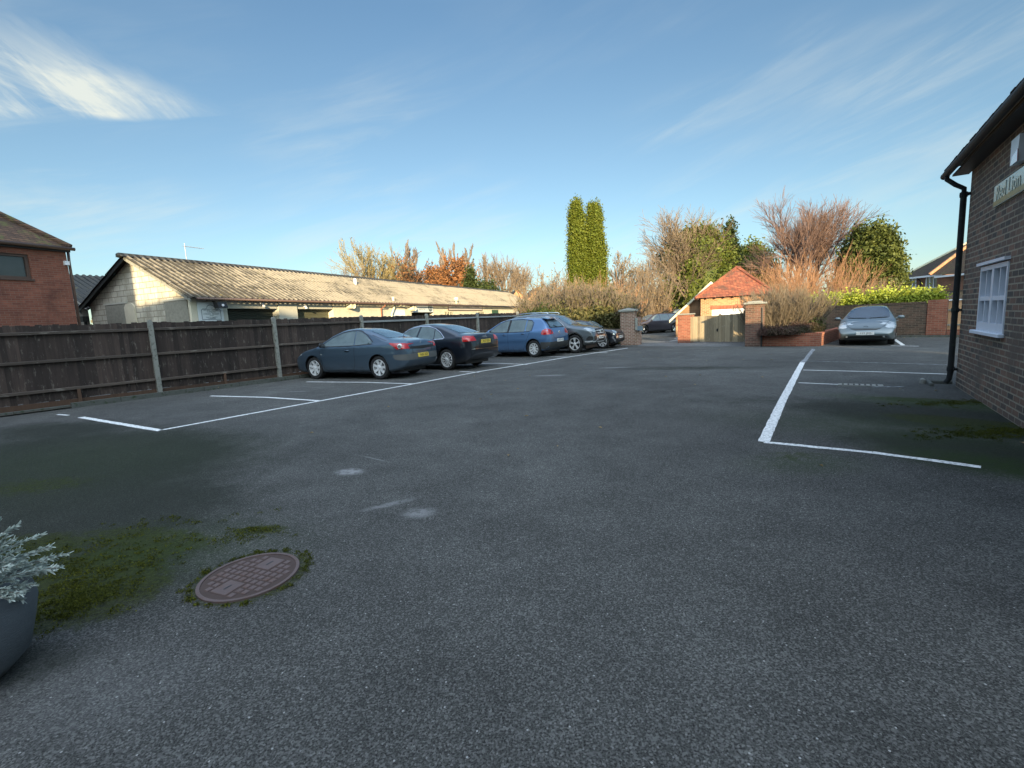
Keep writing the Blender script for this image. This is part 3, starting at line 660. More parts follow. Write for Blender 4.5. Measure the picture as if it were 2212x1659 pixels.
b.add(v,[(0,1,4,5),(1,2,4),(2,3,5,4),(3,0,5)]); b.build('roof',M['tilemoss'],hs_)
b=MB(); b.tube([(ov,-ov,rz+.03),(-D/2-ov,D/2,rz+rh+.03)],.10,8); b.build('hip_tiles',M['tilemoss'],hs_)
b=MB(); b.box((-L-ov,-ov+.02,rz-.16),(ov-.02,.0,rz-.02)); b.build('soffit',M['black'],hs_)
b=MB(); b.tube([(-L-ov,-ov-.06,rz-.05),(ov+.08,-ov-.06,rz-.05)],.06,8); b.build('gutter',M['gutterbrown'],hs_,smooth=True)
b=MB(); b.tube([(.12,.1,rz-.15),(.08,.05,rz-.5),(.08,.05,0)],.045,8); b.build('downpipe',M['gutterbrown'],hs_,smooth=True)
b=MB(); b.box((-.12,-.10,rz-.62),(.02,-.001,rz-.48)); b.build('alarm_light',M['white'],hs_)

# ---------------- brick building at the right ----------------
pc=G(2064,834); p2=G(2212,928); pd=(Vector((p2.x,p2.y))-Vector((pc.x,pc.y))).normalized(); PR=math.atan2(pd.y,pd.x)
pub=thing('brick_building','dark brick building with tiled eaves, white window and downpipe at the right edge','building',(pc.x,pc.y,0),PR)
# local x runs towards the camera, local y to the left of that (into the building)
pnn=Vector((-pd.y,pd.x))
def pp(px,py,off=0):
    r=ray(px,py); d=pc.x*pnn.x+pc.y*pnn.y+off; tt=d/(r.x*pnn.x+r.y*pnn.y); P=r*tt; return (P.x-pc.x)*pd.x+(P.y-pc.y)*pd.y, CAMZ+P.z
PL=9.0; PE=pp(2097,398)[1]+.24
wxa,wzt=pp(2122,578); wxb,_=pp(2181,575); _,wzb=pp(2112,712)
s=1 
b=MB(); yb=.3
b.box((0,0,0),(wxa,yb,PE)); b.box((wxb,0,0),(PL,yb,PE)); b.box((wxa,0,0),(wxb,yb,wzb)); b.box((wxa,0,wzt),(wxb,yb,PE)); b.box((0,yb,0),(.3,6,PE)); b.box((PL-.3,yb,0),(PL,6,PE))
b.build('wall',M['pubbrick'],pub)

win=MB(); win.box((wxa+.02,.085,wzb),(wxb-.02,.10,wzt)); wp=win.build('window_pane',M['hglass'],pub)
b=MB(); zz0,zz1=wzb,wzt; ww=wxb-wxa; fy0,fy1=-.015,.08
b.box((wxa,fy0,zz0),(wxa+.05,fy1,zz1)); b.box((wxb-.05,fy0,zz0),(wxb,fy1,zz1)); b.box((wxa+.051,fy0,zz1-.06),(wxb-.051,fy1,zz1)); b.box((wxa+.051,fy0,zz0),(wxb-.051,fy1,zz0+.12))
mid=(wxa+wxb)/2; b.box((mid-.05,fy0,zz0+.121),(mid+.05,fy1,zz1-.061))
zm=(zz0+zz1)/2; 
for q0,q1 in ((wxa+.051,mid-.051),(mid+.051,wxb-.051)):
    b.box((q0,fy0+.005,zm-.03),(q1,fy1,zm+.03)); qm=(q0+q1)/2
    for za,zb in ((zz0+.121,zm-.031),(zm+.031,zz1-.061)): b.box((qm-.014,fy0+.005,za),(qm+.014,fy1,zb))
b.build('window_frame',M['whitewood'],wp)
b=MB(); b.bbox((wxa-.14,-.065,zz0-.05),(wxb+.05,.0,zz0-.002),.01); b.build('window_sill',M['whitewood'],pub)
b=MB(); b.box((wxa-.04,-.06,zz1+.02),(wxb+.03,-.001,zz1+.06)); b.build('window_head_trim',M['whitewood'],pub)
ov=.26; zr=PE+.10
b=MB(); sp=.9
v=[(-.28,-ov,zr-ov*.35),(PL,-ov,zr-ov*.35),(PL,3.2,zr+3.2*.9),(-.28,3.2,zr+3.2*.9)]
b.add(v+[(x,y,z+.07) for x,y,z in v],[(0,1,2,3),(4,5,6,7),(0,1,5,4),(1,2,6,5),(2,3,7,6),(3,0,4,7)]); b.build('roof',M['tileblack'],pub)
b=MB()                                # lowest courses of tiles, each with its own edge
for r_ in range(3):
    x=-.28
    while x<PL:
        w=.165; d=random.uniform(-.006,.008); y0=-ov-.05+r_*.1; z0=zr-ov*.35+.075+r_*.045
        b.box((x+.003,y0+d,z0),(x+w-.003,y0+.13,z0+.016)); x+=w
b.build('eaves_tiles',M['tileblack'],pub)
b=MB(); b.box((-.2,-ov+.05,zr-ov*.35-.05),(PL,-.001,zr-ov*.35-.02)); b.build('soffit',M['black'],pub)
b=MB(); b.tube([(-.36,-ov-.03,zr-ov*.35+.0),(PL,-ov-.03,zr-ov*.35+.0)],.055,10); b.build('gutter',M['pipe'],pub,smooth=True)
zg=zr-ov*.35
b=MB(); b.tube([(-.10,-ov-.03,zg-.02),(-.10,-ov-.03,zg-.10),(-.05,-.18,zg-.22),(-.03,-.075,zg-.30),(-.03,-.075,zg-.42)],.036,10)
b.tube([(-.03,-.075,zg-.36),(-.03,-.075,.22)],.043,12); b.tube([(-.03,-.075,.24),(-.035,-.085,.12),(-.04,-.13,.05)],.041,10)
for z in (zg-.40,1.32,.30): b.lathe([(.052,z-.04),(.056,z),(.052,z+.04)],12,M=Matrix.Translation((-.03,-.075,0))); b.box((-.06,-.05,z-.02),(.06,-.0,z+.02))
b.build('downpipe',M['pipe'],pub,smooth=False); 
sp=thing('splash_block','grey concrete gully surround under the black downpipe','drain',(pc.x,pc.y,0),PR)
b=MB(); b.bbox((-.30,-.36,0),(.12,-.30,.06),.015); b.bbox((-.30,-.30,0),(-.24,-.0,.06),.015); b.build('surround',M['kerb'],sp)
b=MB(); b.bbox((-.34,-.44,0),(-.20,-.37,.09),.02); b.build('loose_stone',M['conc'],sp)
# name board
x0,zt=pp(2155,402); _,zb=pp(2152,448)
bs=pd*x0; sgp=thing('name_board','silver and gold board lettered Red Lion on the dark brick wall','sign',(pc.x+bs.x,pc.y+bs.y,zb),PR)
b=MB(); hh=zt-zb; b.bbox((0,-.03,0),(3.2,-.002,hh),.006); b.build('board',mat('silver sign face',(.36,.44,.43),.22,.35,var=.12,scale=2),sgp)
b=MB(); b.box((.02,-.034,.01),(3.15,-.031,hh*.25)); b.build('gold_band',mat('gold sign band',(.20,.17,.055),.35,.5,var=.2,scale=2),sgp)
text('lettering','Red Lion',hh*.98,mat('pale gold lettering',(.62,.62,.50),.4,.2),sgp,Matrix.Translation((.12,-.034,hh*.54))@Matrix.Rotation(R(90),4,'X'),align='LEFT')
ax,az_=pp(2206,330); bs=pd*ax
al=thing('alarm_box','white alarm box with a red corner under the eaves','alarm box',(pc.x+bs.x,pc.y+bs.y,az_),PR)
b=MB(); b.prism([(.0,-.14),(.26,-.14),(.30,.16),(-.02,.16)],'y',-.09,-.002); b.build('casing',M['white'],al)
b=MB(); b.prism([(.06,-.145),(.30,-.145),(.28,.0),(.08,-.05)],'y',-.096,-.0905); b.build('red_panel',M['lamp_red'],al)
# ---------------- cars ----------------
def smooth_prof(pts,xs,w=.05):
    px=[p[0] for p in pts]; pz=[p[1] for p in pts]; x0,x1=px[0],px[-1]; out=[]
    for x in xs:
        ww=min(w,x-x0,x1-x)
        out.append(np.mean([np.interp(x+d*ww,px,pz) for d in np.linspace(-1,1,9)]) if ww>1e-4 else np.interp(x,px,pz))
    return np.array(out)
def car_mesh(S):
    x0,x1=S['top'][0][0],S['top'][-1][0]; n=84
    s=np.linspace(0,1,n); xs=x0+(x1-x0)*(.45*s+.55*(.5-.5*np.cos(math.pi*s)))
    zt=smooth_prof(S['top'],xs,.07); zb=smooth_prof(S['bot'],xs,.05)
    Wd=S['w']/2; belt0,belt1=S['belt']; lean=S.get('lean',.42); sh_=.03; endw=S.get('endw',.72); el=S.get('endl',.42)
    b=MB(); K=0
    for i,x in enumerate(xs):
        d=min((x-x0)/(el),(x1-x)/(el*S.get('nosel',1.25)),1.0); wf=endw+(1-endw)*(1-(1-max(d,0))**2.6)**(1/2.6)
        w=Wd*wf*(1-.012*abs(x)**2/4)
        t_=(x-x0)/(x1-x0); belt=belt0+(belt1-belt0)*t_
        c=S.get('crown',.09); c=c if zt[i]>belt+.15 else c+.03
        c=min(c,(zt[i]-zb[i])*.35)
        ze=zt[i]-c
        def wy(z):
            zz=(z-zb[i]); f=1.0
            f-=.055*max(0,(.50-z)/.3)**1.5 if z<.5 else 0
            f-=.03*max(0,(z-.62)/.35)**2 if z>.62 else 0
            f+=.006*math.exp(-((z-.66)/.05)**2)
            y=w*f
            if z>belt-.02:
                q=min(1,(z-belt+.02)/.05); y-=sh_*q*q*(3-2*q)
                y-=max(0,z-belt)*lean
            return y
        za=zb[i]+min(.05,(ze-zb[i])*.1)
        ring=[(0,zb[i]),(w*.5,zb[i]),(wy(za)*.95,zb[i]),(wy(za),za)]
        N=22
        for k in range(1,N+1):
            z=za+(ze-za)*k/N; ring.append((wy(z),z))
        ye=wy(ze); 
        for k in range(1,9):
            a=math.pi/2*k/8; ring.append((ye*(math.cos(a)**.62 if k<8 else 0),ze+c*math.sin(a)**1.15 if k<8 else zt[i]))
        full=ring+[(-y,z) for y,z in ring[-2:0:-1]]
        K=len(full); b.v+=[(x,y,z) for y,z in full]
    for i in range(n-1):
        for j in range(K): b.f.append((i*K+j,i*K+(j+1)%K,(i+1)*K+(j+1)%K,(i+1)*K+j)); b.m.append(0)
    b.f.append(tuple(range(K))); b.m.append(0); b.f.append(tuple(range((n-1)*K+K-1,(n-1)*K-1,-1))); b.m.append(0)
    return b
def grid_poly(poly,step=.07):
    bm=bmesh.new(); vs=[bm.verts.new((u,v,0)) for u,v in poly]; bm.faces.new(vs)
    us=[p[0] for p in poly]; vv=[p[1] for p in poly]
    for ax,(lo,hi) in ((0,(min(us),max(us))),(1,(min(vv),max(vv)))):
        c=math.floor(lo/step)*step+step
        while c<hi:
            no=[0,0,0]; no[ax]=1; co=[0,0,0]; co[ax]=c
            bmesh.ops.bisect_plane(bm,geom=bm.verts[:]+bm.edges[:]+bm.faces[:],plane_co=co,plane_no=no); c+=step
    bmesh.ops.triangulate(bm,faces=[f for f in bm.faces if len(f.verts)>4]); bm.verts.index_update()
    V=[(v.co.x,v.co.y) for v in bm.verts]; F=[tuple(v.index for v in f.verts) for f in bm.faces]; bm.free(); return V,F
def rnd(poly,r=.03,k=3):             # round the corners of a polygon
    out=[]; n=len(poly)
    for i in range(n):
        p=Vector(poly[i]); a=Vector(poly[i-1])-p; c=Vector(poly[(i+1)%n])-p
        ra=min(r,a.length*.45); rc=min(r,c.length*.45); A=p+a.normalized()*ra; C_=p+c.normalized()*rc
        for j in range(k+1):
            t=j/k; q=A*(1-t)**2+p*2*t*(1-t)+C_*t*t; out.append((q.x,q.y))
    return out
class Car:
    def __init__(s,S,name,label,cat,group,detail=True):
        s.S=S; s.root=thing(name,label,cat,(0,0,0),0,group); s.mesh=car_mesh(S)
        s.bvh=BVHTree.FromPolygons([Vector(v) for v in s.mesh.v],s.mesh.f)
        s.paint=S['paint']; me=s.mesh.build('body',[s.paint,M['black'],S.get('clad',M['cladding'])],s.root,smooth=True)
        # wheel arches
        wb=S['axles']; r=S['wr']; ar=r+S.get('archgap',.045); W2=S['w']/2
        c=MB()
        for ax in wb:
            for sg in (-1,1):
                c.lathe([(ar,sg*(W2+.2)),(ar,sg*(W2-.36))],36,'y',M=Matrix.Translation((ax,0,r+.015)),caps=True)
        co=c.build('cutter',M['black']); md=me.modifiers.new('b','BOOLEAN'); md.object=co; md.operation='DIFFERENCE'; md.solver='EXACT'
        dg=bpy.context.evaluated_depsgraph_get(); nm=bpy.data.meshes.new_from_object(me.evaluated_get(dg)); me.modifiers.clear(); me.data=nm; bpy.data.objects.remove(co)
        cz=S.get('cladz',-1)
        for p in nm.polygons:
            x,y,z=p.center; mi=0
            for ax in wb:
                d=math.hypot(x-ax,z-r-.015)
                if d<=ar+.004: mi=1
                elif d<ar+S.get('archclad',0): mi=2
            if mi==0 and z<cz: mi=2
            if mi==0 and z<S.get('sill',.0): mi=1
            p.material_index=mi; p.use_smooth=(mi!=1)
        s.body=me
        for ax in wb:
            for sg in (-1,1): s.wheel(ax,sg)
        a=MB()                                        # axle floor so no light shows through
        a.box((S['top'][0][0]+.4,-W2+.25,.16),(S['top'][-1][0]-.45,W2-.25,.3)); a.build('underbody',M['black'],s.root)
    def wheel(s,ax,sg):
        S=s.S; r=S['wr']; w=.205; yo=sg*(S['w']/2-.035); yi=yo-sg*w; Mx=Matrix.Translation((ax,0,r))
        b=MB(); rr=S.get('rim',.225)
        prof=[(rr,yi),(r*.93,yi),(r,yi+sg*.03),(r,yo-sg*.03),(r*.97,yo-sg*.008),(r*.90,yo+sg*.004),(rr+.012,yo),(rr,yo-sg*.012)]
        b.lathe(prof,32,'y',M=Mx); w_=b.build('wheel',M['rubber'],s.root,smooth=True)
        b=MB(); b.lathe([(rr,yo-sg*.005),(rr-.006,yo+sg*.003),(rr-.018,yo-sg*.0),(rr-.026,yo-sg*.10),],32,'y',M=Mx)
        b.lathe([(.001,yo-sg*.10),(rr-.02,yo-sg*.10)],32,'y',M=Mx,mi=1)
        n=S.get('spokes',7); st=S.get('spoke_w',.05); tw=S.get('twin',0)
        for i in range(n):
            a=2*math.pi*i/n+.35
            offs=(-tw,tw) if tw else (0,)
            for o in offs:
                a2=a+o*.35
                p0=(.045*math.cos(a2),.045*math.sin(a2)); p1=((rr-.012)*math.cos(a+o),(rr-.012)*math.sin(a+o))
                dx,dz=p1[0]-p0[0],p1[1]-p0[1]; L=math.hypot(dx,dz); nx,nz=-dz/L,dx/L; w0=st*.40; w1=st*S.get('flare',.62)
                A=[(p0[0]+nx*w0,p0[1]+nz*w0),(p1[0]+nx*w1,p1[1]+nz*w1),(p1[0]-nx*w1,p1[1]-nz*w1),(p0[0]-nx*w0,p0[1]-nz*w0)]
                y0=yo-sg*.012; y1=yo-sg*.005; yb=-sg*.045
                vs=[(A[0][0],y0-sg*.012,A[0][1]),(A[1][0],y1,A[1][1]),(A[2][0],y1,A[2][1]),(A[3][0],y0-sg*.012,A[3][1])]
                vs+=[(x,y+yb,z) for x,y,z in vs]
                b.add(vs,[(0,1,2,3),(7,6,5,4),(0,4,5,1),(1,5,6,2),(2,6,7,3),(3,7,4,0)],0,Mx)
        b.lathe([(.001,yo-sg*.006),(.03,yo-sg*.008),(.062,yo-sg*.022),(.066,yo-sg*.06)],20,'y',M=Mx)
        b.build('rim',[S.get('rimmat',M['alloy']),M['alloydark']],w_)
    def proj(s,view,u,v,sg):
        if view=='S': o=Vector((u,sg*4,v)); d=Vector((0,-sg,0))
        elif view=='F': o=Vector((6,u,v)); d=Vector((-1,0,0))
        elif view=='R': o=Vector((-6,u,v)); d=Vector((1,0,0))
        elif view=='T': o=Vector((u,v,5)); d=Vector((0,0,-1))
        h=s.bvh.ray_cast(o,d); return h[0],h[1],d
    def patch(s,name,view,poly,m,off=.004,sides=(-1,1),parent=None,label=None,step=.06,round_=.02,mirror=False,thick=0):
        res=[]
        polys=[(poly,sg) for sg in (sides if view=='S' else (1,))]
        if mirror: polys=[(poly,1),([(-u,v) for u,v in poly] if view in 'FR' else [(u,-v) for u,v in poly],-1)]
        for pl,sg in polys:
            V,F=grid_poly(rnd(pl,round_) if round_ else pl,step); vs=[]; ok=[]
            for u,v in V:
                h,n,d=s.proj(view,u,v,sg)
                if h is None: vs.append(Vector((0,0,0))); ok.append(False); continue
                if n.dot(d)>0: n=-n
                vs.append(h+n*off); ok.append(True)
            F=[f for f in F if all(ok[i] for i in f)]
            if not F: print('EMPTY',name); continue
            b=MB(); b.add(vs,F); o=b.build(name,m,parent or s.root,smooth=True,fixn=False); res.append(o)
            if label: o['label']=label
        return res
    def ribbon(s,name,view,pts,w,m,off=.005,sides=(-1,1),mirror=False,parent=None,closed=False):
        b=MB()
        for sg in (sides if view=='S' or mirror else (1,)):
            P=[]
            q=pts+[pts[0]] if closed else pts
            for a,c in zip(q,q[1:]):
                a=Vector(a); c=Vector(c); k=max(1,int((c-a).length/.06))
                P+=[a+(c-a)*i/k for i in range(k)]
            P.append(Vector(q[-1])); vs=[]; ok=[]
            for i,p in enumerate(P):
                d=(P[min(i+1,len(P)-1)]-P[max(i-1,0)]).normalized(); nn=Vector((-d.y,d.x))*w/2
                for qq in (p+nn,p-nn):
                    u,v=qq
                    if mirror and view in 'FR': u*=sg
                    h,n,dd=s.proj(view,u,v,sg)
                    if h is None: vs.append(Vector((0,0,0))); ok.append(False)
                    else:
                        if n.dot(dd)>0: n=-n
                        vs.append(h+n*off); ok.append(True)
            F=[(2*i,2*i+1,2*i+3,2*i+2) for i in range(len(P)-1)]
            F=[f for f in F if all(ok[i] for i in f)]; b.add(vs,F)
        return b.build(name,m,parent or s.root,smooth=True,fixn=False)
    def plate(s,view,z,txt,m,w=.52,h=.111,y=0,tilt=0):
        P,n,d=s.proj(view,y,z,1); sg=1 if view=='F' else -1
        for zz in (z-h*.5,z+h*.5):
            q,_,_=s.proj(view,y,zz,1)
            if q is not None and q.x*sg>P.x*sg: P.x=q.x
        Mx=Matrix.Translation((P.x+sg*.012,y,z))@Matrix.Rotation(math.pi/2*sg,4,'Z')@Matrix.Rotation(R(-tilt),4,'X')
        b=MB(); b.bbox((-w/2,-.008,-h/2),(w/2,.012,h/2),.004)
        b2=MB(); b2.v=[tuple(Mx@Vector(v)) for v in b.v]; b2.f=b.f; b2.m=b.m
        o=b2.build('number_plate',m,s.root)
        T=Mx@Matrix.Translation((0.015,-.009,0))@Matrix.Rotation(R(90),4,'X')
        text('lettering',txt,.105,M['ink'],o,T,depth=.0012,sx=.92)
        return o,Mx
    def mirrors(s,x,z,m,yo=.0):
        for sg in (-1,1):
            b=MB(); Wd=s.S['w']/2
            b.lathe([(.001,-.10),(.05,-.09),(.08,-.03),(.08,.06),(.05,.10),(.001,.11)],10,'y')
            v=[((px*.75)*(1 if px>0 else .55)+x,sg*(Wd+.035+yo)+py*1.0,pz*.85+z) for px,py,pz in b.v]
            b.v=v; b.tube([(x,sg*(Wd-.09),z-.07),(x,sg*(Wd+.02),z-.02)],.025,6); o=b.build('wing_mirror',m,s.root,smooth=True)
            g=MB(); g.add([(x-.038,sg*(Wd-.03+yo),z-.05),(x-.038,sg*(Wd+.105+yo),z-.05),(x-.038,sg*(Wd+.105+yo),z+.05),(x-.038,sg*(Wd-.03+yo),z+.05)],[(0,1,2,3)]); g.build('mirror_glass',M['hglass'],o)
    def handle(s,x,z,m,w=.19,sides=(-1,1)):
        for sg in sides:
            h,n,d=s.proj('S',x,z,sg)
            b=MB(); b.tube([(x-w/2,h.y-sg*.005,z),(x-w/2+.03,h.y+sg*.028,z+.003),(x+w/2-.03,h.y+sg*.03,z+.003),(x+w/2,h.y-sg*.005,z)],[.012,.015,.015,.012],8); hd=b.build('door_handle',m,s.root,smooth=True)
        s.patch('handle_recess','S',[(x-w/2+.02,z-.03),(x+w/2-.02,z-.03),(x+w/2-.02,z+.03),(x-w/2+.02,z+.03)],M['black'],off=.002,sides=sides,round_=.025)
    def place(s,f,r,track_in,side):
        """f, r: ground points under the outer faces of the front and rear wheels on one side (+1 left, -1 right)"""
        hd=(Vector(f)-Vector(r)).normalized(); left=Vector((-hd.y,hd.x)); a=s.S['axles']
        mid=(Vector(f)+Vector(r))/2-hd*((a[0]+a[1])/2)-left*side*(s.S['w']/2-.04)
        s.root.location=(mid.x,mid.y,.006); s.root.rotation_euler=(0,0,math.atan2(hd.y,hd.x)); s.root.scale=(1.0,1.02,1.08)
    def place_c(s,p,ang): s.root.location=(p[0],p[1],.006); s.root.rotation_euler=(0,0,ang)
GRP='cars parked along the left fence'
BOTC=lambda x0,x1,g=.2: [(x0,.5),(x0+.06,.34),(x0+.25,g+.06),(x0+.6,g),(x1-.6,g-.01),(x1-.2,g+.02),(x1-.05,.27),(x1,.42)]
P_NAVYGREY=paint('slate blue grey car paint',(.070,.11,.155)); P_BLACK=paint('blue black car paint',(.010,.014,.022),metal=.4,rough=.28)
P_BLUE=paint('mid blue car paint',(.10,.20,.37)); P_GREY=paint('steel grey car paint',(.115,.135,.15)); P_SAGE=paint('grey green silver car paint',(.125,.155,.165))
P_ESTATE=paint('dark purple grey car paint',(.075,.070,.09)); P_SILVER=paint('silver car paint',(.46,.46,.44))

# 1 coupe-cabriolet
S=dict(top=[(-2.21,.60),(-2.19,.90),(-2.13,1.00),(-1.75,1.06),(-1.42,1.10),(-1.0,1.24),(-.55,1.36),(-.1,1.402),(.25,1.38),(.6,1.26),(1.12,.98),(1.3,.94),(1.7,.86),(2.0,.72),(2.10,.60),(2.14,.48)],
  bot=BOTC(-2.21,2.14),w=1.777,belt=(.95,.885),axles=(1.26,-1.26),wr=.318,rim=.222,paint=P_NAVYGREY,spokes=7,spoke_w=.085,flare=.42,lean=.46,endw=.74,endl=.55,archgap=.04)
S['axles']=(1.27,-1.25)
c=Car(S,'coupe_cabriolet','slate blue-grey hardtop convertible nearest on the left, yellow rear plate YH57 XDJ','car',GRP)
c.patch('side_window','S',[(.98,.925),(.86,.975),(.55,1.155),(.2,1.275),(-.12,1.315),(-.27,1.315),(-.36,.935)],M['cglass'],round_=.03)
c.patch('quarter_window','S',[(-.40,.935),(-.31,1.31),(-.5,1.285),(-.75,1.18),(-1.02,1.0),(-1.0,.965)],M['cglass'],round_=.02)
c.ribbon('window_seal','S',[(1.02,.91),(.86,.992),(.55,1.172),(.2,1.292),(-.12,1.332),(-.32,1.332),(-.52,1.30),(-.78,1.19),(-1.06,1.0)],.02,M['black'],off=.008)
c.ribbon('waist_seal','S',[(1.0,.912),(.3,.918),(-.4,.925),(-1.04,.958)],.018,M['black'],off=.008)
c.patch('rear_window','T',[(-1.40,-.52),(-.72,-.43),(-.68,0),(-.72,.43),(-1.40,.52),(-1.44,0)],M['cglass2'],round_=.08,off=.006)
c.patch('windscreen','T',[(1.06,-.62),(.42,-.50),(.38,0),(.42,.50),(1.06,.62),(1.16,0)],M['cglass2'],round_=.06,off=.006)
c.ribbon('door_seams','S',[(1.0,.9),(.93,.6),(.83,.30),(.75,.26),(-.32,.26),(-.40,.45),(-.40,.93)],.010,M['ink'])
c.ribbon('boot_seam','T',[(-1.5,-.74),(-1.2,-.70),(-.95,-.66)],.012,M['ink'],mirror=False); c.ribbon('boot_seam','T',[(-1.5,.74),(-1.2,.70),(-.95,.66)],.012,M['ink'])
c.ribbon('roof_seam','T',[(-.42,-.6),(-.36,-.3),(-.34,0),(-.36,.3),(-.42,.6)],.012,M['ink'])
c.ribbon('tailgate_seam','R',[(-.50,.98),(-.46,.62),(-.40,.60),(.40,.60),(.46,.62),(.50,.98)],.012,M['ink'])
c.ribbon('wheel_arch_lip','S',[(1.27+.365*math.cos(a),.333+.365*math.sin(a)) for a in np.linspace(.15,2.95,22)],.022,P_NAVYGREY,off=.014)
c.ribbon('wheel_arch_lip','S',[(-1.25+.365*math.cos(a),.333+.365*math.sin(a)) for a in np.linspace(.2,2.9,22)],.022,P_NAVYGREY,off=.014)
c.patch('boot_recess','R',[(-.62,.80),(0,.76),(.62,.80),(.60,.85),(-.60,.85)],M['black'],off=.005,round_=.01)
for sg in (-1,1):
    o=c.patch('tail_light','S',[(-2.13,.80),(-2.15,.93),(-1.98,.945),(-1.70,.965),(-1.66,.955),(-1.86,.86),(-1.93,.80)],M['lamp_red'],sides=(sg,),off=.010,round_=.02)[0]
    c.patch('tail_light','R',[(sg*.60,.80),(sg*.86,.80),(sg*.86,.95),(sg*.64,.945)],M['lamp_red'],off=.009,round_=.02)
    c.patch('lamp_roundel','S',[(-2.02+.062*math.cos(a),.872+.062*math.sin(a)) for a in np.linspace(0,6.28,17)[:-1]],M['lamp_clear'],sides=(sg,),off=.016,round_=0,parent=o)
    c.patch('lamp_centre','S',[(-2.02+.036*math.cos(a),.872+.036*math.sin(a)) for a in np.linspace(0,6.28,13)[:-1]],M['greybump'],sides=(sg,),off=.019,round_=0,parent=o)
c.patch('rear_bumper_strip','R',[(-.80,.50),(.80,.50),(.82,.66),(.30,.66),(.27,.63),(-.27,.63),(-.30,.66),(-.82,.66)],M['greybump'],off=.010,round_=.015)
c.patch('rear_bumper_strip','S',[(-2.12,.50),(-2.12,.66),(-1.86,.66),(-1.80,.64),(-1.86,.53)],M['greybump'],off=.010,round_=.015)
c.patch('front_bumper_strip','F',[(-.7,.38),(.7,.38),(.7,.46),(-.7,.46)],M['greybump'],off=.008)
c.patch('side_repeater','S',[(.86,.69),(.93,.69),(.93,.715),(.87,.715)],M['lamp_clear'],round_=.008)
c.patch('headlight','S',[(2.02,.66),(1.92,.73),(1.62,.80),(1.72,.70)],M['lamp_clear'],round_=.02)
o,_=c.plate('R',.60,'YH57 XDJ',M['plate_y'],tilt=6)
b=MB(); x=c.proj('R',0,.94,1)[0].x-.012; b.add([(x,0,.985),(x,-.035,.93),(x,0,.875),(x,.035,.93),(x-.004,0,.96),(x-.004,-.018,.93),(x-.004,0,.90),(x-.004,.018,.93)],[(0,1,5,4),(1,2,6,5),(2,3,7,6),(3,0,4,7)]); b.build('badge',M['chrome'],c.root)
text('lettering','MEGANE',.05,M['chrome'],c.root,Matrix.Translation((x-.0,0,.845))@Matrix.Rotation(-math.pi/2,4,'Z')@Matrix.Rotation(R(90),4,'X'))
c.mirrors(.80,.965,M['black']); c.handle(-.12,.80,P_NAVYGREY)
b=MB(); b.tube([(-1.52,0,1.07),(-1.62,0,1.27)],.006,6); b.build('antenna',M['black'],c.root)
b=MB(); b.bbox((-1.50,-.16,1.075),(-1.44,.16,1.10),.01); b.build('high_brake_light',M['lamp_dark'],c.root)
c.place(g2(684,819),g2(821,820),0,1)
CA=c
# 2 saloon
S=dict(top=[(-2.33,.62),(-2.31,.95),(-2.26,1.05),(-2.1,1.075),(-1.72,1.10),(-1.3,1.23),(-.85,1.36),(-.35,1.425),(.05,1.427),(.45,1.37),(1.15,1.02),(1.35,.96),(1.9,.86),(2.15,.72),(2.22,.60),(2.26,.5)],
  bot=BOTC(-2.33,2.26),w=1.772,belt=(.98,.90),axles=(1.33,-1.32),wr=.32,rim=.232,paint=P_BLACK,spokes=12,spoke_w=.022,flare=.45,lean=.44,endw=.74,endl=.5)
c=Car(S,'saloon_car','blue-black saloon with chrome-edged windows parked second from the near end','car',GRP)
c.patch('side_window','S',[(.98,.945),(.85,1.03),(.5,1.24),(.2,1.315),(-.02,1.335),(.02,.94)],M['cglass'],round_=.03)
c.patch('side_window','S',[(-.06,.94),(-.10,1.338),(-.4,1.33),(-.72,1.25),(-.80,.95)],M['cglass'],round_=.03)
c.patch('quarter_window','S',[(-.84,.95),(-.77,1.235),(-.98,1.14),(-1.2,.985),(-1.18,.96)],M['cglass'],round_=.02)
c.ribbon('window_trim','S',[(1.02,.93),(.85,1.05),(.5,1.26),(.2,1.335),(-.05,1.355),(-.4,1.35),(-.75,1.27),(-1.02,1.15),(-1.25,.985),(-1.22,.955),(-.8,.935),(0,.925),(1.02,.93)],.020,M['chrome'],off=.007)
c.patch('rear_window','T',[(-1.66,-.50),(-.98,-.44),(-.92,0),(-.98,.44),(-1.66,.50),(-1.72,0)],M['cglass2'],round_=.08,off=.006)
c.patch('windscreen','T',[(1.12,-.62),(.5,-.50),(.44,0),(.5,.50),(1.12,.62),(1.22,0)],M['cglass2'],round_=.06,off=.006)
c.ribbon('door_seams','S',[(.98,.92),(.92,.6),(.85,.28),(-.05,.27),(-.05,.92)],.009,M['ink']); c.ribbon('door_seams','S',[(-.05,.27),(-.85,.28),(-1.0,.5),(-1.10,.75),(-.95,.94)],.009,M['ink'])
c.ribbon('tailgate_seam','R',[(-.52,1.04),(-.50,.70),(-.40,.66),(.40,.66),(.50,.70),(.52,1.04)],.012,M['ink'])
c.ribbon('bumper_trim','R',[(-.76,.625),(0,.615),(.76,.625)],.016,M['chrome'],off=.012)
for sg in (-1,1):
    c.patch('tail_light','S',[(-2.28,.86),(-2.28,1.0),(-2.05,1.02),(-2.0,1.0),(-2.03,.85)],M['lamp_red'],sides=(sg,),off=.009)
    c.patch('tail_light','R',[(sg*.50,.86),(sg*.80,.86),(sg*.80,1.0),(sg*.54,1.0)],M['lamp_red'],off=.009,round_=.03)
c.ribbon('plate_recess','R',[(-.34,.74),(.34,.74),(.36,.92),(-.36,.92)],.03,M['black'],closed=True); c.plate('R',.83,'SK57 SKV',M['plate_y'],tilt=0)
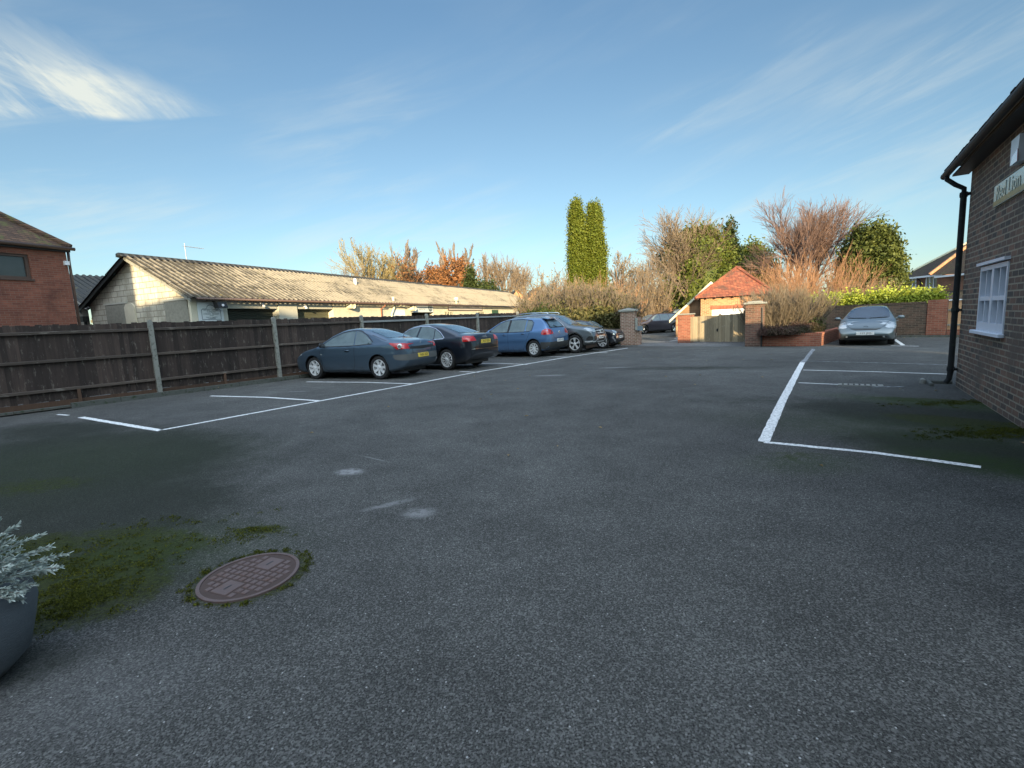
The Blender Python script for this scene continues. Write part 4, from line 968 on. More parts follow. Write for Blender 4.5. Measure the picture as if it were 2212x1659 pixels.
text('lettering','S line',.05,M['chrome'],c.root,Matrix.Translation((c.proj('R',.0,1.0,1)[0].x-.01,-.1,1.0))@Matrix.Rotation(-math.pi/2,4,'Z')@Matrix.Rotation(R(90),4,'X'))
x=c.proj('R',0,.965,1)[0].x-.008; b=MB()
for i in range(4): b.lathe([(.030,-.002),(.036,-.004),(.036,.0),(.030,0)],16,'x',M=Matrix.Translation((x,-.084+.056*i,.965)))
b.build('badge',M['chrome'],c.root)
c.patch('headlight','S',[(2.15,.62),(2.1,.72),(1.8,.80),(1.85,.68)],M['lamp_clear'],round_=.02)
c.mirrors(.82,.98,P_BLACK); c.handle(.12,.83,P_BLACK); c.handle(-.78,.85,P_BLACK)
rl=Vector(g2(967,800)); rr_=Vector(g2(1034,790)); ax_=(rr_-rl).normalized(); hd=Vector((-ax_.y,ax_.x))
hd=(hd+ (Vector(g2(684,819))-Vector(g2(821,820))).normalized())/2; hd.normalize()
c.place((rl+hd*2.65)[:],rl[:],0,1)
# 3 hatchback
S=dict(top=[(-2.05,.60),(-2.04,.88),(-1.98,1.02),(-1.80,1.24),(-1.62,1.40),(-1.50,1.455),(-1.0,1.482),(-.3,1.49),(.2,1.465),(.5,1.40),(1.15,1.05),(1.35,.99),(1.8,.88),(2.03,.74),(2.12,.60),(2.15,.5)],
  bot=BOTC(-2.05,2.15,.2),w=1.759,belt=(1.0,.935),axles=(1.30,-1.28),wr=.318,rim=.215,paint=P_BLUE,spokes=9,spoke_w=.042,flare=.55,lean=.36,endw=.76,endl=.45,cladz=-1)
c=Car(S,'hatchback_car','mid blue five-door hatchback parked between the saloon and the grey off-roader','car',GRP)
c.patch('side_window','S',[(.98,.975),(.85,1.06),(.5,1.275),(.2,1.375),(-.02,1.405),(.0,.965)],M['cglass'],round_=.03)
c.patch('side_window','S',[(-.10,.965),(-.12,1.408),(-.6,1.41),(-.85,1.39),(-.86,.98)],M['cglass'],round_=.03)
c.patch('quarter_window','S',[(-.91,.985),(-.90,1.385),(-1.10,1.355),(-1.2,1.28),(-1.18,1.02),(-1.12,.99)],M['cglass'],round_=.05)
c.ribbon('window_seal','S',[(1.02,.955),(.85,1.075),(.5,1.295),(.2,1.393),(-.1,1.425),(-.6,1.43),(-1.10,1.375),(-1.23,1.28),(-1.2,1.0),(-1.1,.965),(0,.95),(1.02,.955)],.024,M['black'],off=.006)
c.patch('door_pillar','S',[(.01,.96),(-.01,1.405),(-.115,1.405),(-.095,.96)],M['black'],round_=0,off=.005)
c.patch('rear_window','R',[(-.58,1.07),(.58,1.07),(.55,1.20),(.47,1.375),(-.47,1.375),(-.55,1.20)],M['black'],round_=.05,off=.005)
c.patch('rear_window_glass','R',[(-.50,1.10),(.50,1.10),(.47,1.22),(.41,1.345),(-.41,1.345),(-.47,1.22)],M['cglass2'],round_=.05,off=.008)
b=MB(); b.prism([(-1.74,1.405),(-1.50,1.452),(-1.48,1.475),(-1.76,1.425)],'y',-.50,.50); 
b.v=[(x,y,z) for x,y,z in [(v[0],v[1],v[2]) for v in b.v]]
b=MB(); b.add([(x,y,z) for y in (-.5,-.25,0,.25,.5) for x,z in ((-1.78,1.385+.02-.06*y*y),(-1.50,1.462-.06*y*y),(-1.50,1.478-.06*y*y),(-1.78,1.41+.018-.06*y*y))],[(k*4+j,k*4+(j+1)%4,(k+1)*4+(j+1)%4,(k+1)*4+j) for k in range(4) for j in range(4)]+[(0,1,2,3),(16,17,18,19)]); b.build('roof_spoiler',P_BLUE,c.root)
b=MB(); b.tube([(-1.93,.0,1.10),(-1.90,.28,1.17)],.010,6); b.build('rear_wiper',M['black'],c.root)
c.patch('windscreen','T',[(1.14,-.62),(.55,-.52),(.50,0),(.55,.52),(1.14,.62),(1.22,0)],M['cglass2'],round_=.06,off=.006)
c.ribbon('door_seams','S',[(.98,.93),(.92,.6),(.85,.28),(-.06,.27),(-.06,.95)],.009,M['ink']); c.ribbon('door_seams','S',[(-.06,.27),(-.78,.28),(-.9,.45),(-1.0,.7),(-1.15,.98)],.009,M['ink'])
c.ribbon('rubbing_strip','S',[(.82,.585),(-.02,.60)],.028,P_BLUE,off=.014); c.ribbon('rubbing_strip','S',[(-.1,.60),(-.78,.615)],.028,P_BLUE,off=.014)
c.ribbon('tailgate_seam','R',[(-.60,1.0),(-.52,.93),(-.48,.70),(-.36,.68),(.36,.68),(.48,.70),(.52,.93),(.60,1.0)],.012,M['ink'])
for sg in (-1,1):
    o=c.patch('tail_light','S',[(-2.03,.84),(-2.02,1.0),(-1.88,1.05),(-1.78,1.03),(-1.70,.98),(-1.66,.86),(-1.72,.83)],M['lamp_red'],sides=(sg,),off=.009,round_=.04)
    o=c.patch('tail_light','R',[(sg*.50,.85),(sg*.82,.83),(sg*.80,1.04),(sg*.60,1.02),(sg*.50,.96)],M['lamp_red'],off=.009,round_=.04)[0]
    c.patch('lamp_roundel','R',[(sg*.60+.055*math.cos(a),.93+.055*math.sin(a)) for a in np.linspace(0,6.28,15)[:-1]],M['lamp_dark'],off=.012,round_=0,parent=o)
c.patch('rear_bumper_lower','R',[(-.84,.30),(.84,.30),(.85,.56),(-.85,.56)],M['cladding'],off=.010,round_=.02)
c.patch('rear_bumper_lower','S',[(-2.01,.30),(-2.01,.56),(-1.62,.56),(-1.63,.42),(-1.66,.30)],M['cladding'],off=.010,round_=.02)
c.plate('R',.60,'LN05 HVT',M['plate_w'],tilt=0)
x=c.proj('R',0,.9,1)[0].x-.012; b=MB(); b.lathe([(.001,-.006),(.048,-.006),(.052,0)],18,'x',M=Matrix.Translation((x,0,.90))); b.build('badge',M['chrome'],c.root)
c.patch('headlight','S',[(2.03,.64),(1.98,.74),(1.72,.84),(1.72,.70)],M['lamp_clear'],round_=.03)
c.mirrors(.84,1.0,P_BLUE); c.handle(.12,.86,P_BLUE); c.handle(-.80,.89,P_BLUE)
rl=Vector(g2(1154,772)); rr_=Vector(g2(1195,766)); ax_=(rr_-rl).normalized(); hd=Vector((-ax_.y,ax_.x)); hd=(hd+Vector((-.88,.47)))/2; hd.normalize()
c.place((rl+hd*2.58)[:],rl[:],0,1)
# 4 off-roader, nose out
S=dict(top=[(-2.3,.7),(-2.27,1.02),(-2.15,1.22),(-1.9,1.47),(-1.7,1.56),(-1.2,1.62),(-.4,1.64),(.1,1.615),(.45,1.54),(1.12,1.16),(1.35,1.11),(1.9,1.045),(2.18,.96),(2.30,.80),(2.35,.62)],
  bot=[(-2.3,.6),(-2.2,.42),(-1.9,.30),(-1.5,.27),(1.5,.26),(2.0,.30),(2.25,.34),(2.35,.48)],w=1.89,belt=(1.12,1.05),axles=(1.46,-1.41),wr=.365,rim=.25,paint=P_GREY,spokes=5,twin=.14,spoke_w=.034,flare=.5,lean=.38,endw=.82,endl=.45,nosel=1.3,
  cladz=.42,archclad=.055,crown=.10)
c=Car(S,'off_roader','steel grey off-roader parked nose out beyond the blue hatchback','car',GRP); GL=c
c.patch('side_window','S',[(.95,1.10),(.82,1.19),(.5,1.37),(.2,1.46),(0,1.49),(.02,1.09)],M['cglass'],round_=.03)
c.patch('side_window','S',[(-.05,1.09),(-.07,1.495),(-.8,1.50),(-.95,1.47),(-1.0,1.12)],M['cglass'],round_=.03)
c.patch('quarter_window','S',[(-1.05,1.12),(-1.0,1.46),(-1.35,1.42),(-1.7,1.26),(-1.66,1.17)],M['cglass'],round_=.03)
c.ribbon('window_trim','S',[(1.0,1.08),(.82,1.205),(.5,1.385),(.2,1.478),(-.07,1.512),(-.8,1.517),(-1.35,1.437),(-1.75,1.26),(-1.68,1.14),(-1,1.09),(0,1.07),(1.0,1.08)],.018,M['chrome'],off=.007)
for sg in (-1,1):
    b=MB(); b.tube([(.15,sg*.60,1.595),(.05,sg*.60,1.655),(-.6,sg*.61,1.685),(-1.3,sg*.60,1.655),(-1.5,sg*.60,1.60)],.018,8); b.build('roof_rail',M['chrome'],c.root,smooth=True)
c.patch('windscreen','T',[(1.13,-.68),(.48,-.56),(.42,0),(.48,.56),(1.13,.68),(1.22,0)],M['cglass2'],round_=.06,off=.006)
c.ribbon('door_seams','S',[(.98,1.05),(.95,.7),(.88,.42),(0,.42),(-.02,1.07)],.01,M['ink']); c.ribbon('door_seams','S',[(0,.42),(-.85,.42),(-1.05,.8),(-1.1,1.08)],.01,M['ink'])
c.ribbon('bonnet_seam','T',[(1.15,.72),(1.6,.70),(2.12,.62)],.012,M['ink']); c.ribbon('bonnet_seam','T',[(1.15,-.72),(1.6,-.70),(2.12,-.62)],.012,M['ink'])
c.patch('side_vent','S',[(1.0,.97),(1.34,.965),(1.0,.93)],M['black'],round_=.01)
c.patch('headlight','F',[(.42,.83),(.46,.90),(.86,.97),(.90,.93),(.86,.84),(.70,.80)],M['lamp_clear'],mirror=True,round_=.03,off=.008)
c.patch('headlight','S',[(2.28,.84),(2.2,.92),(1.98,.985),(1.90,.985),(2.08,.86)],M['lamp_clear'],round_=.02,off=.009)
gr=c.patch('grille','F',[(-.36,.66),(.36,.66),(.42,.78),(.38,.93),(-.38,.93),(-.42,.78)],M['black'],round_=.04,off=.010)[0]
for z in (.75,.85): c.ribbon('grille_bar','F',[(-.40,z),(.40,z)],.026,M['alloy'],off=.020,parent=gr)
x=c.proj('F',0,.80,1)[0].x+.03; b=MB(); b.lathe([(.085,0),(.10,.008),(.10,0),(.085,-.01)],24,'x',M=Matrix.Translation((x,0,.80)))
for a in (90,210,330): b.tube([(x,0,.80),(x,.09*math.cos(R(a)),.80+.09*math.sin(R(a)))],[.014,.006],6)
b.build('badge',M['chrome'],c.root)
c.patch('air_intake','F',[(.46,.50),(.80,.50),(.84,.64),(.62,.66)],M['black'],mirror=True,round_=.03,off=.007)
c.patch('air_intake','S',[(2.3,.50),(2.28,.64),(2.12,.66),(2.0,.56),(2.02,.50)],M['black'],round_=.04,off=.007)
c.patch('lower_intake','F',[(-.5,.44),(.5,.44),(.42,.56),(-.42,.56)],M['black'],round_=.02,off=.007)
c.ribbon('skid_plate_trim','F',[(-.86,.44),(-.62,.46),(-.48,.60),(-.42,.42),(.42,.42),(.48,.60),(.62,.46),(.86,.44)],.04,M['alloy'],off=.014)
c.ribbon('skid_plate_trim','S',[(2.27,.46),(2.05,.44),(1.95,.45)],.03,M['alloy'],off=.010)
c.plate('F',.585,'KJ16 WHP',M['plate_w'])
c.patch('tail_light','S',[(-2.25,.95),(-2.25,1.08),(-1.95,1.10),(-2.0,.97)],M['lamp_red'],round_=.02)
c.mirrors(.78,1.14,P_GREY); c.handle(.12,.95,P_GREY); c.handle(-.85,.97,P_GREY)
fr=Vector(g2(1242,763)); fl_=Vector(g2(1277,756)); ax_=(fl_-fr).normalized(); hd=Vector((ax_.y,-ax_.x)); hd=(hd+Vector((.89,-.46)))/2; hd.normalize()
c.place(fr[:],(fr-hd*2.87)[:],0,-1); GH=hd.copy(); GP=c.root.location.copy()
# 5 small dark hatch mostly hidden behind it
S=dict(top=[(-1.8,.6),(-1.78,.95),(-1.65,1.25),(-1.5,1.38),(-.8,1.41),(0,1.40),(.35,1.32),(.85,1.0),(1.1,.96),(1.6,.90),(1.8,.80),(1.86,.65),(1.88,.48)],bot=BOTC(-1.8,1.88,.19),w=1.68,belt=(.98,.93),axles=(1.22,-1.22),wr=.31,rim=.215,paint=P_BLACK,spokes=7,spoke_w=.05,lean=.28,endw=.80,endl=.4)
c=Car(S,'small_hatchback','small black hatchback with a pale plate, mostly hidden behind the grey off-roader','car',GRP)
c.patch('side_window','S',[(.72,.97),(.5,1.14),(.3,1.27),(-.2,1.31),(-.2,.96)],M['cglass'],round_=.03)
c.patch('windscreen','T',[(.86,-.60),(.38,-.54),(.34,0),(.38,.54),(.86,.60),(.92,0)],M['cglass2'],round_=.05,off=.006)
c.patch('headlight','F',[(.45,.72),(.55,.66),(.70,.70),(.74,.80),(.62,.86),(.48,.82)],M['lamp_clear'],mirror=True,round_=.05,off=.008)
gr=c.patch('grille','F',[(-.38,.60),(.38,.60),(.42,.72),(-.42,.72)],M['black'],round_=.04,off=.010)[0]; c.ribbon('grille_bar','F',[(-.38,.66),(.38,.66)],.02,M['chrome'],off=.016,parent=gr)
c.patch('lower_intake','F',[(-.6,.28),(.6,.28),(.55,.42),(-.55,.42)],M['black'],round_=.03,off=.007)
c.ribbon('bumper_trim','F',[(.78,.72),(.80,.5),(.74,.32)],.03,M['chrome'],off=.010); c.ribbon('bumper_trim','F',[(-.78,.72),(-.80,.5),(-.74,.32)],.03,M['chrome'],off=.010)
c.plate('F',.52,'HF12 NKP',M['plate_w']); c.mirrors(.62,.99,M['chrome'])
n2=Vector((-GH.y,GH.x)); p=Vector((GP.x,GP.y))+n2*2.45+GH*.62; c.place_c((p.x,p.y),math.atan2(GH.y,GH.x))
# 6 hybrid hatchback on the right
S=dict(top=[(-2.2,.6),(-2.17,1.05),(-1.9,1.17),(-1.2,1.36),(-.5,1.47),(-.05,1.49),(.35,1.44),(.8,1.24),(1.30,1.0),(1.5,.94),(1.8,.84),(2.05,.70),(2.16,.56),(2.2,.45)],bot=BOTC(-2.2,2.2,.2),w=1.725,belt=(.99,.90),axles=(1.31,-1.39),wr=.31,rim=.21,paint=P_SAGE,spokes=5,spoke_w=.07,lean=.38,endw=.74,endl=.6,crown=.11)
c=Car(S,'hybrid_hatchback','grey-green silver hatchback facing the camera by the old brick wall, plate T77 JPO','car',(None))
c.patch('windscreen','F',[(-.66,1.02),(-.4,1.005),(0,1.0),(.4,1.005),(.66,1.02),(.60,1.25),(.53,1.425),(0,1.435),(-.53,1.425),(-.60,1.25)],glass('dark blue windscreen glass',(.018,.032,.05)),round_=.05,off=.006)
c.patch('side_window','S',[(1.12,.94),(.85,1.09),(.4,1.31),(.1,1.375),(-.05,1.38),(-.05,.95)],M['cglass'],round_=.03)
c.patch('side_window','S',[(-.12,.95),(-.12,1.38),(-.6,1.36),(-1.1,1.24),(-1.05,.98)],M['cglass'],round_=.03)
c.ribbon('door_seams','S',[(1.05,.90),(.98,.6),(.9,.28),(-.09,.27),(-.09,.93)],.009,M['ink'])
c.patch('headlight','F',[(.55,.68),(.58,.74),(.72,.83),(.79,.855),(.81,.70),(.79,.655),(.64,.645)],M['lamp_clear'],mirror=True,round_=.03,off=.006)
c.patch('headlight','S',[(2.0,.62),(1.9,.78),(1.62,.90),(1.55,.90),(1.7,.70),(1.85,.62)],M['lamp_clear'],round_=.03,off=.006)
c.patch('grille','F',[(-.46,.64),(-.3,.585),(.3,.585),(.46,.64),(.3,.625),(-.3,.625)],M['black'],round_=.015,off=.008)
c.patch('lower_intake','F',[(-.62,.30),(.62,.30),(.60,.37),(-.60,.37)],M['black'],round_=.02,off=.007)
for sg in (-1,1):
    pa=c.patch('fog_light','F',[(sg*.54+.035*math.cos(a),.345+.035*math.sin(a)) for a in np.linspace(0,6.28,13)[:-1]],M['lamp_clear'],round_=0,off=.014)
c.ribbon('bumper_trim','F',[(-.72,.28),(-.5,.265),(.5,.265),(.72,.28)],.02,P_SAGE,off=.014)
c.ribbon('bonnet_seam','F',[(-.70,.93),(-.62,.86),(-.50,.70),(-.42,.655),(0,.645),(.42,.655),(.50,.70),(.62,.86),(.70,.93)],.010,M['ink'])
x=c.proj('F',0,.70,1)[0].x+.006; b=MB(); b.lathe([(.036,0),(.044,.004),(.044,0)],20,'x',M=Matrix.Translation((x,0,.70))@Matrix.Diagonal((1,1.5,1,1))); b.lathe([(.016,0),(.022,.005),(.022,0)],14,'x',M=Matrix.Translation((x,0,.70))); b.build('badge',M['black'],c.root)
for y0,y1 in ((-.05,-.58),(.58,.05)):
    b=MB(); q=[c.proj('F',y0+(y1-y0)*i/5,1.005+.055*(i/5 if y0<0 else 1-i/5)*.4,1) for i in range(6)]; b.tube([h[0]+h[1]*.014 for h in q],.009,6); b.build('wiper',M['black'],c.root)
c.plate('F',.465,'T77 JPO',M['plate_w'])
c.mirrors(.95,1.01,P_SAGE,yo=.06); c.handle(.1,.85,P_SAGE)
fa=Vector(g2(1812,746.5)); fb=Vector(g2(1928,746.5)); ax_=(fb-fa).normalized(); hd=Vector((ax_.y,-ax_.x)); hd=Vector((hd.x,hd.y)); mid=(fa+fb)/2
if hd.dot(mid)>0: hd=-hd
hd=(hd+(-mid.normalized())*1.2).normalized()
p=mid-hd*2.0; c.place_c((p.x,p.y),math.atan2(hd.y,hd.x)); c.root.scale=(1,1,.955)
# cars in the rear yard
GR2='cars in the rear yard beyond the gateway'
S=dict(top=[(-2.35,.6),(-2.32,.95),(-2.18,1.22),(-2.0,1.38),(-1.7,1.43),(-.3,1.46),(.1,1.44),(.4,1.36),(1.05,1.0),(1.3,.94),(1.9,.85),(2.2,.70),(2.3,.55),(2.35,.46)],bot=BOTC(-2.35,2.35,.19),w=1.8,belt=(.97,.90),axles=(1.40,-1.35),wr=.325,rim=.24,paint=P_ESTATE,spokes=5,spoke_w=.085,flare=.5,lean=.40,endw=.76,endl=.5,rimmat=M['chrome'])
c=Car(S,'estate_car','dark purple-grey estate car crossing the gateway view, side on with bright five-spoke wheels','car',GR2)
c.patch('side_window','S',[(.92,.93),(.78,1.02),(.45,1.24),(.15,1.34),(-.02,1.355),(.0,.925)],M['cglass'],round_=.03)
c.patch('side_window','S',[(-.08,.925),(-.10,1.36),(-.8,1.355),(-.86,.94)],M['cglass'],round_=.03)
c.patch('quarter_window','S',[(-.93,.94),(-.88,1.35),(-1.5,1.33),(-1.85,1.24),(-1.95,1.0)],M['cglass'],round_=.03)
c.patch('windscreen','T',[(1.04,-.62),(.42,-.50),(.36,0),(.42,.50),(1.04,.62),(1.14,0)],M['cglass2'],round_=.06,off=.006)
c.ribbon('door_seams','S',[(.98,.9),(.92,.6),(.85,.28),(-.04,.27),(-.04,.92)],.01,M['ink']); c.ribbon('door_seams','S',[(-.04,.27),(-.85,.28),(-1.0,.5),(-1.08,.75),(-.9,.93)],.01,M['ink'])
c.ribbon('rubbing_strip','S',[(.85,.52),(-.9,.54)],.03,P_ESTATE,off=.012)
c.patch('headlight','S',[(2.22,.62),(2.15,.72),(1.9,.79),(1.95,.66)],M['lamp_clear'],round_=.02); c.mirrors(.80,.97,P_ESTATE)
f=Vector(g2(1391,726)); r_=Vector(g2(1456,725)); d=(f-r_).normalized(); 
f=Vector(at(1392,725,37.0)[:2]); r_=Vector(at(1457,725,37.7)[:2]); d=(f-r_).normalized()
c.place(f[:],(f-d*2.75)[:],0,1); ES=c
S=dict(GL.S); S['paint']=P_SILVER; S['cladz']=-1; S['archclad']=0
c=Car(S,'silver_off_roader','silver off-roader seen from behind with a red tail light, beyond the dark estate','car',GR2)
c.patch('rear_window','R',[(-.62,1.12),(.62,1.12),(.55,1.45),(-.55,1.45)],M['black'],round_=.05)
c.patch('tail_light','R',[(.66,.85),(.88,.85),(.84,1.18),(.74,1.12)],M['lamp_red'],mirror=True,round_=.03,off=.008); c.patch('tail_light','S',[(-2.24,.85),(-2.2,1.15),(-2.05,1.12),(-2.1,.86)],M['lamp_red'],round_=.03)
c.patch('rear_bumper_lower','R',[(-.9,.45),(.9,.45),(.9,.62),(-.9,.62)],M['cladding'],off=.01); c.plate('R',.80,'OY61 BXC',M['plate_y'])
c.patch('side_window','S',[(.95,1.10),(.5,1.37),(0,1.49),(-.8,1.50),(-1.35,1.42),(-1.66,1.17)],M['cglass'],round_=.03)
p=at(1410,700,43.5); c.place_c((p.x,p.y),R(66))
S=dict(GL.S); S['paint']=P_GREY; S['top']=[(-2.4,.7),(-2.38,1.3),(-2.3,1.75),(-2.1,1.88),(-.5,1.92),(.35,1.88),(.6,1.78),(1.05,1.22),(1.3,1.15),(1.9,1.08),(2.2,1.0),(2.3,.8),(2.35,.6)]; S['bot']=[(-2.4,.6),(-2.2,.42),(-1.9,.30),(-1.5,.27),(1.5,.26),(2.0,.30),(2.25,.34),(2.35,.48)]; S['lean']=.2
c=Car(S,'tall_off_roader','tall grey off-roader half hidden behind the small red brick pier','car',GR2)
c.patch('windscreen','T',[(1.04,-.68),(.62,-.62),(.58,0),(.62,.62),(1.04,.68),(1.1,0)],M['cglass2'],round_=.05,off=.006)
c.patch('side_window','S',[(.86,1.22),(.55,1.68),(-.3,1.72),(-.3,1.2)],M['cglass'],round_=.03); c.patch('side_window','S',[(-.38,1.2),(-.38,1.72),(-2.0,1.68),(-2.1,1.2)],M['cglass'],round_=.03); c.mirrors(.75,1.3,M['black'])
p=at(1466,700,44.0); c.place_c((p.x,p.y),R(168))
# ---------------- piers, gates, walls ----------------
def frame(p,q):                       # local x from p to q
    d=Vector((q[0]-p[0],q[1]-p[1])); return math.atan2(d.y,d.x), d.length
def put(o,p,a): o.location=(p[0],p[1],0); o.rotation_euler=(0,0,a)
a_,w_=frame(g2(1340,745),g2(1364,746)); pa=g2(1341,746)
AF=-.60                                # faces of the gateway run this way
pr=thing('brick_pier','weathered brick gate pier with a pale pyramid cap beside the big shrub','gate pier',(pa[0],pa[1],0),R(-24))
TA=at(1352,668,24).z
b=MB(); b.box((0,0,0),(.70,.70,TA-.12)); b.build('shaft',M['pierbrick'],pr)
b=MB(); b.bbox((-.08,-.08,TA-.12),(.78,.78,TA-.03),.015); b.add([(-.05,-.05,TA-.03),(.75,-.05,TA-.03),(.75,.75,TA-.03),(-.05,.75,TA-.03),(.35,.35,TA+.07)],[(0,1,4),(1,2,4),(2,3,4),(3,0,4)]); b.build('cap',M['conc'],pr)
b=MB(); b.box((.701,.05,0),(.95,.6,TA-.42)); b.build('side_buttress',M['pierbrick'],pr)
sg=thing('side_sign','small grey sign plate on a timber batten at the side of the capped pier','sign',(pa[0],pa[1],0),R(-24))
b=MB(); b.box((.74,-.05,.75),(.86,.045,TA-.45)); b.build('batten',M['conc'],sg)
b=MB(); b.box((.86,-.06,.72),(1.12,-.03,.95)); b.build('plate',M['signgrey'],sg)
pB=at(1464,738,23.9); pB.z=0
pb=thing('brick_pier','small red brick gate pier at the hinge side of the timber gates','gate pier',(pB.x,pB.y,0),R(-40))
TB=at(1475,678,24).z
b=MB(); b.box((0,0,-.0),(.62,.62,TB-.05)); b.build('shaft',M['redbrick'],pb); b=MB(); b.bbox((-.04,-.04,TB-.05),(.66,.66,TB+.01),.01); b.build('cap',M['conc'],pb)
pC=G(1609,748.5); 
pcc=thing('brick_pier','tall lichened brick gate pier with a flat stone cap beside the raised planter','gate pier',(pC.x,pC.y,0),R(-42))
TC=at(1625,652,19.7).z
b=MB(); b.box((0,0,0),(.58,.58,TC-.10)); b.build('shaft',M['pierdark'],pcc)
b=MB(); b.bbox((-.07,-.07,TC-.10),(.65,.65,TC-.03),.02); b.bbox((.05,.05,TC-.03),(.53,.53,TC+.02),.02); b.build('cap',M['conc'],pcc)
b=MB(); b.tube([(.62,.0,.0),(.62,.0,TC-.25)],.03,8); b.build('drainpipe',M['black'],pcc)
# timber gates between the piers
g0=Vector(g2(1488,740)); g0=Vector(at(1488,738,23.6)[:2]); g1=Vector(at(1609,740,21.4)[:2]); a_,L=frame(g0,g1)
GT=at(1488,685,23.6).z
for k in (0,1):
    q=g0+(g1-g0)*(.58*k); Lg=L*(.58 if k==0 else .42)-.02
    gt=thing('timber_gate',('weathered timber gate leaf next to the small red brick pier','weathered timber gate leaf next to the tall lichened pier')[k],'gate',(q.x,q.y,0),a_,'pair of timber yard gates')
    b=MB(); x=0
    while x<Lg-.01:
        w=min(.118,Lg-x); z=GT+(GT*.06*(x+k*L*.58)/L)+random.uniform(-.008,.008)
        b.box((x+.003,random.uniform(-.004,.004),.06),(x+w-.003,.022,z)); x+=w
    b.build('boards',M['gate'],gt)
    b=MB(); 
    for z in (.25,.75,GT-.12): b.box((0,.023,z),(Lg,.06,z+.09))
    b.build('rail',M['gate'],gt)
    if k==1: b=MB(); b.box((-.05,-.03,.05),(.05,-.006,GT+.10)); b.build('meeting_stile',M['gate'],gt)
    else: b=MB(); b.box((Lg-.14,-.03,.55),(Lg-.08,-.006,.68)); b.build('latch',M['black'],gt)
# raised planter
q0=Vector(g2(1645,748)); q1=Vector(g2(1767,748)); a_,L=frame(q0,q1); L+=.05
PT=.50; pl=thing('raised_planter','low red brick raised planter full of shrubs between the pier and the old wall','planter',(q0.x,q0.y,0),a_)
b=MB(); b.box((0,0,0),(L,.22,PT-.08)); b.box((L-.22,.221,0),(L,5.0,PT-.081)); b.build('wall',M['redbrick'],pl)
b=MB(); b.box((0,-.012,PT-.08),(L+.012,.225,PT)); b.box((L-.225,.226,PT-.08),(L+.012,5.0,PT)); b.build('coping',M['soldier'],pl)
b=MB(); b.add([(0,.1,PT-.06),(L-.1,.1,PT-.06),(L-.1,5,PT-.06),(0,5,PT-.06)],[(0,1,2,3)]); b.build('bed',M['soil'],pl)
# old garden wall
w0=Vector(at(1742,732,23.0)[:2]); w1=Vector(g2(1998,728)); a_,L=frame(w0,w1)
WT=at(1850,659.5,23.2).z+.03
wd=(w1-w0).normalized(); wn_=Vector((wd.y,-wd.x)); gw=thing('garden_wall','old dark brown brick garden wall behind the silver car','wall',(w0.x,w0.y,0),a_)
b=MB(); b.box((-3,0,0),(L,.23,WT-.08)); b.build('wall',M['wallbrick'],gw)
b=MB(); 
x=-3
while x<L-.05: b.box((x+.004,-.015,WT-.079),(x+.071,.245,WT+random.uniform(-.006,.004))); x+=.075
b.build('coping',M['wallbrick'],gw)
d=(w1-w0).normalized(); p=w1
br=thing('brick_pier','plain red brick pier between the old wall and the timber panel','gate pier',(p.x+d.x*.02,p.y+d.y*.02,0),a_)
b=MB(); b.box((0,-.04,0),(.62,.30,WT+.05)); b.build('shaft',M['redbrick'],br)
tp=thing('timber_fence','brown close-boarded timber panel on a low brick base behind the downpipe','fence panel',(p.x+d.x*.66,p.y+d.y*.66,0),a_)
b=MB(); b.box((0,0,0),(2.6,.22,.30)); b.build('base',M['redbrick'],tp)
b=MB(); x=0
while x<2.5: b.box((x,.05+random.uniform(-.003,.003),.301),(x+.097,.075,WT-.02)); x+=.1
b.build('boards',M['weatherboard'],tp)
b=MB(); b.box((0,.01,WT-.42),(2.5,.046,WT-.36)); b.box((0,.01,.46),(2.5,.046,.52)); b.build('rail',M['conc'],tp)
b=MB(); b.box((-.0,.0,WT-.019),(2.6,.09,WT+.03)); b.build('capping',M['white'],tp)
# kerb below the wall
b=MB(); n_=Vector((d.y,-d.x)); 
for i in range(9):
    s0=w0+d*(i*.915+.01)+n_*.25; s1=s0+d*.9
    b.add([(s0.x,s0.y,0),(s1.x,s1.y,0),(s1.x-n_.x*.12,s1.y-n_.y*.12,0),(s0.x-n_.x*.12,s0.y-n_.y*.12,0)]+[(s0.x,s0.y,.09),(s1.x,s1.y,.09),(s1.x-n_.x*.12,s1.y-n_.y*.12,.09),(s0.x-n_.x*.12,s0.y-n_.y*.12,.09)],[(4,5,6,7),(0,1,5,4),(1,2,6,5),(2,3,7,6),(3,0,4,7)])
tag(b.build('kerb',M['kerb']),kind='structure')
# leaf litter: a few pale dry leaves on the tarmac
b=MB()
for i in range(150):
    if i>=100: x,y=random.uniform(-3,9),random.uniform(4,20)
    elif i<70: p=w0+d*random.uniform(0,9)+n_*(abs(random.gauss(.35,.25))+.05); x,y=p
    else: x,y=fp(random.uniform(-2,18),random.uniform(.0,.55))
    s=random.uniform(.02,.045); a=random.random()*6.28; z=.012 if (i<70 or i>=100) else .05
    b.add([(x+s*math.cos(a),y+s*math.sin(a),z),(x-s*.5*math.sin(a),y+s*.5*math.cos(a),z+.015),(x-s*math.cos(a),y-s*math.sin(a),z+.004),(x+s*.5*math.sin(a),y-s*.5*math.cos(a),z+.012)],[(0,1,2,3)])
tag(b.build('fallen_leaves',M['l_buff'],fixn=False),'dry buff leaves scattered along the old wall and the fence kerb','leaves',kind='stuff')

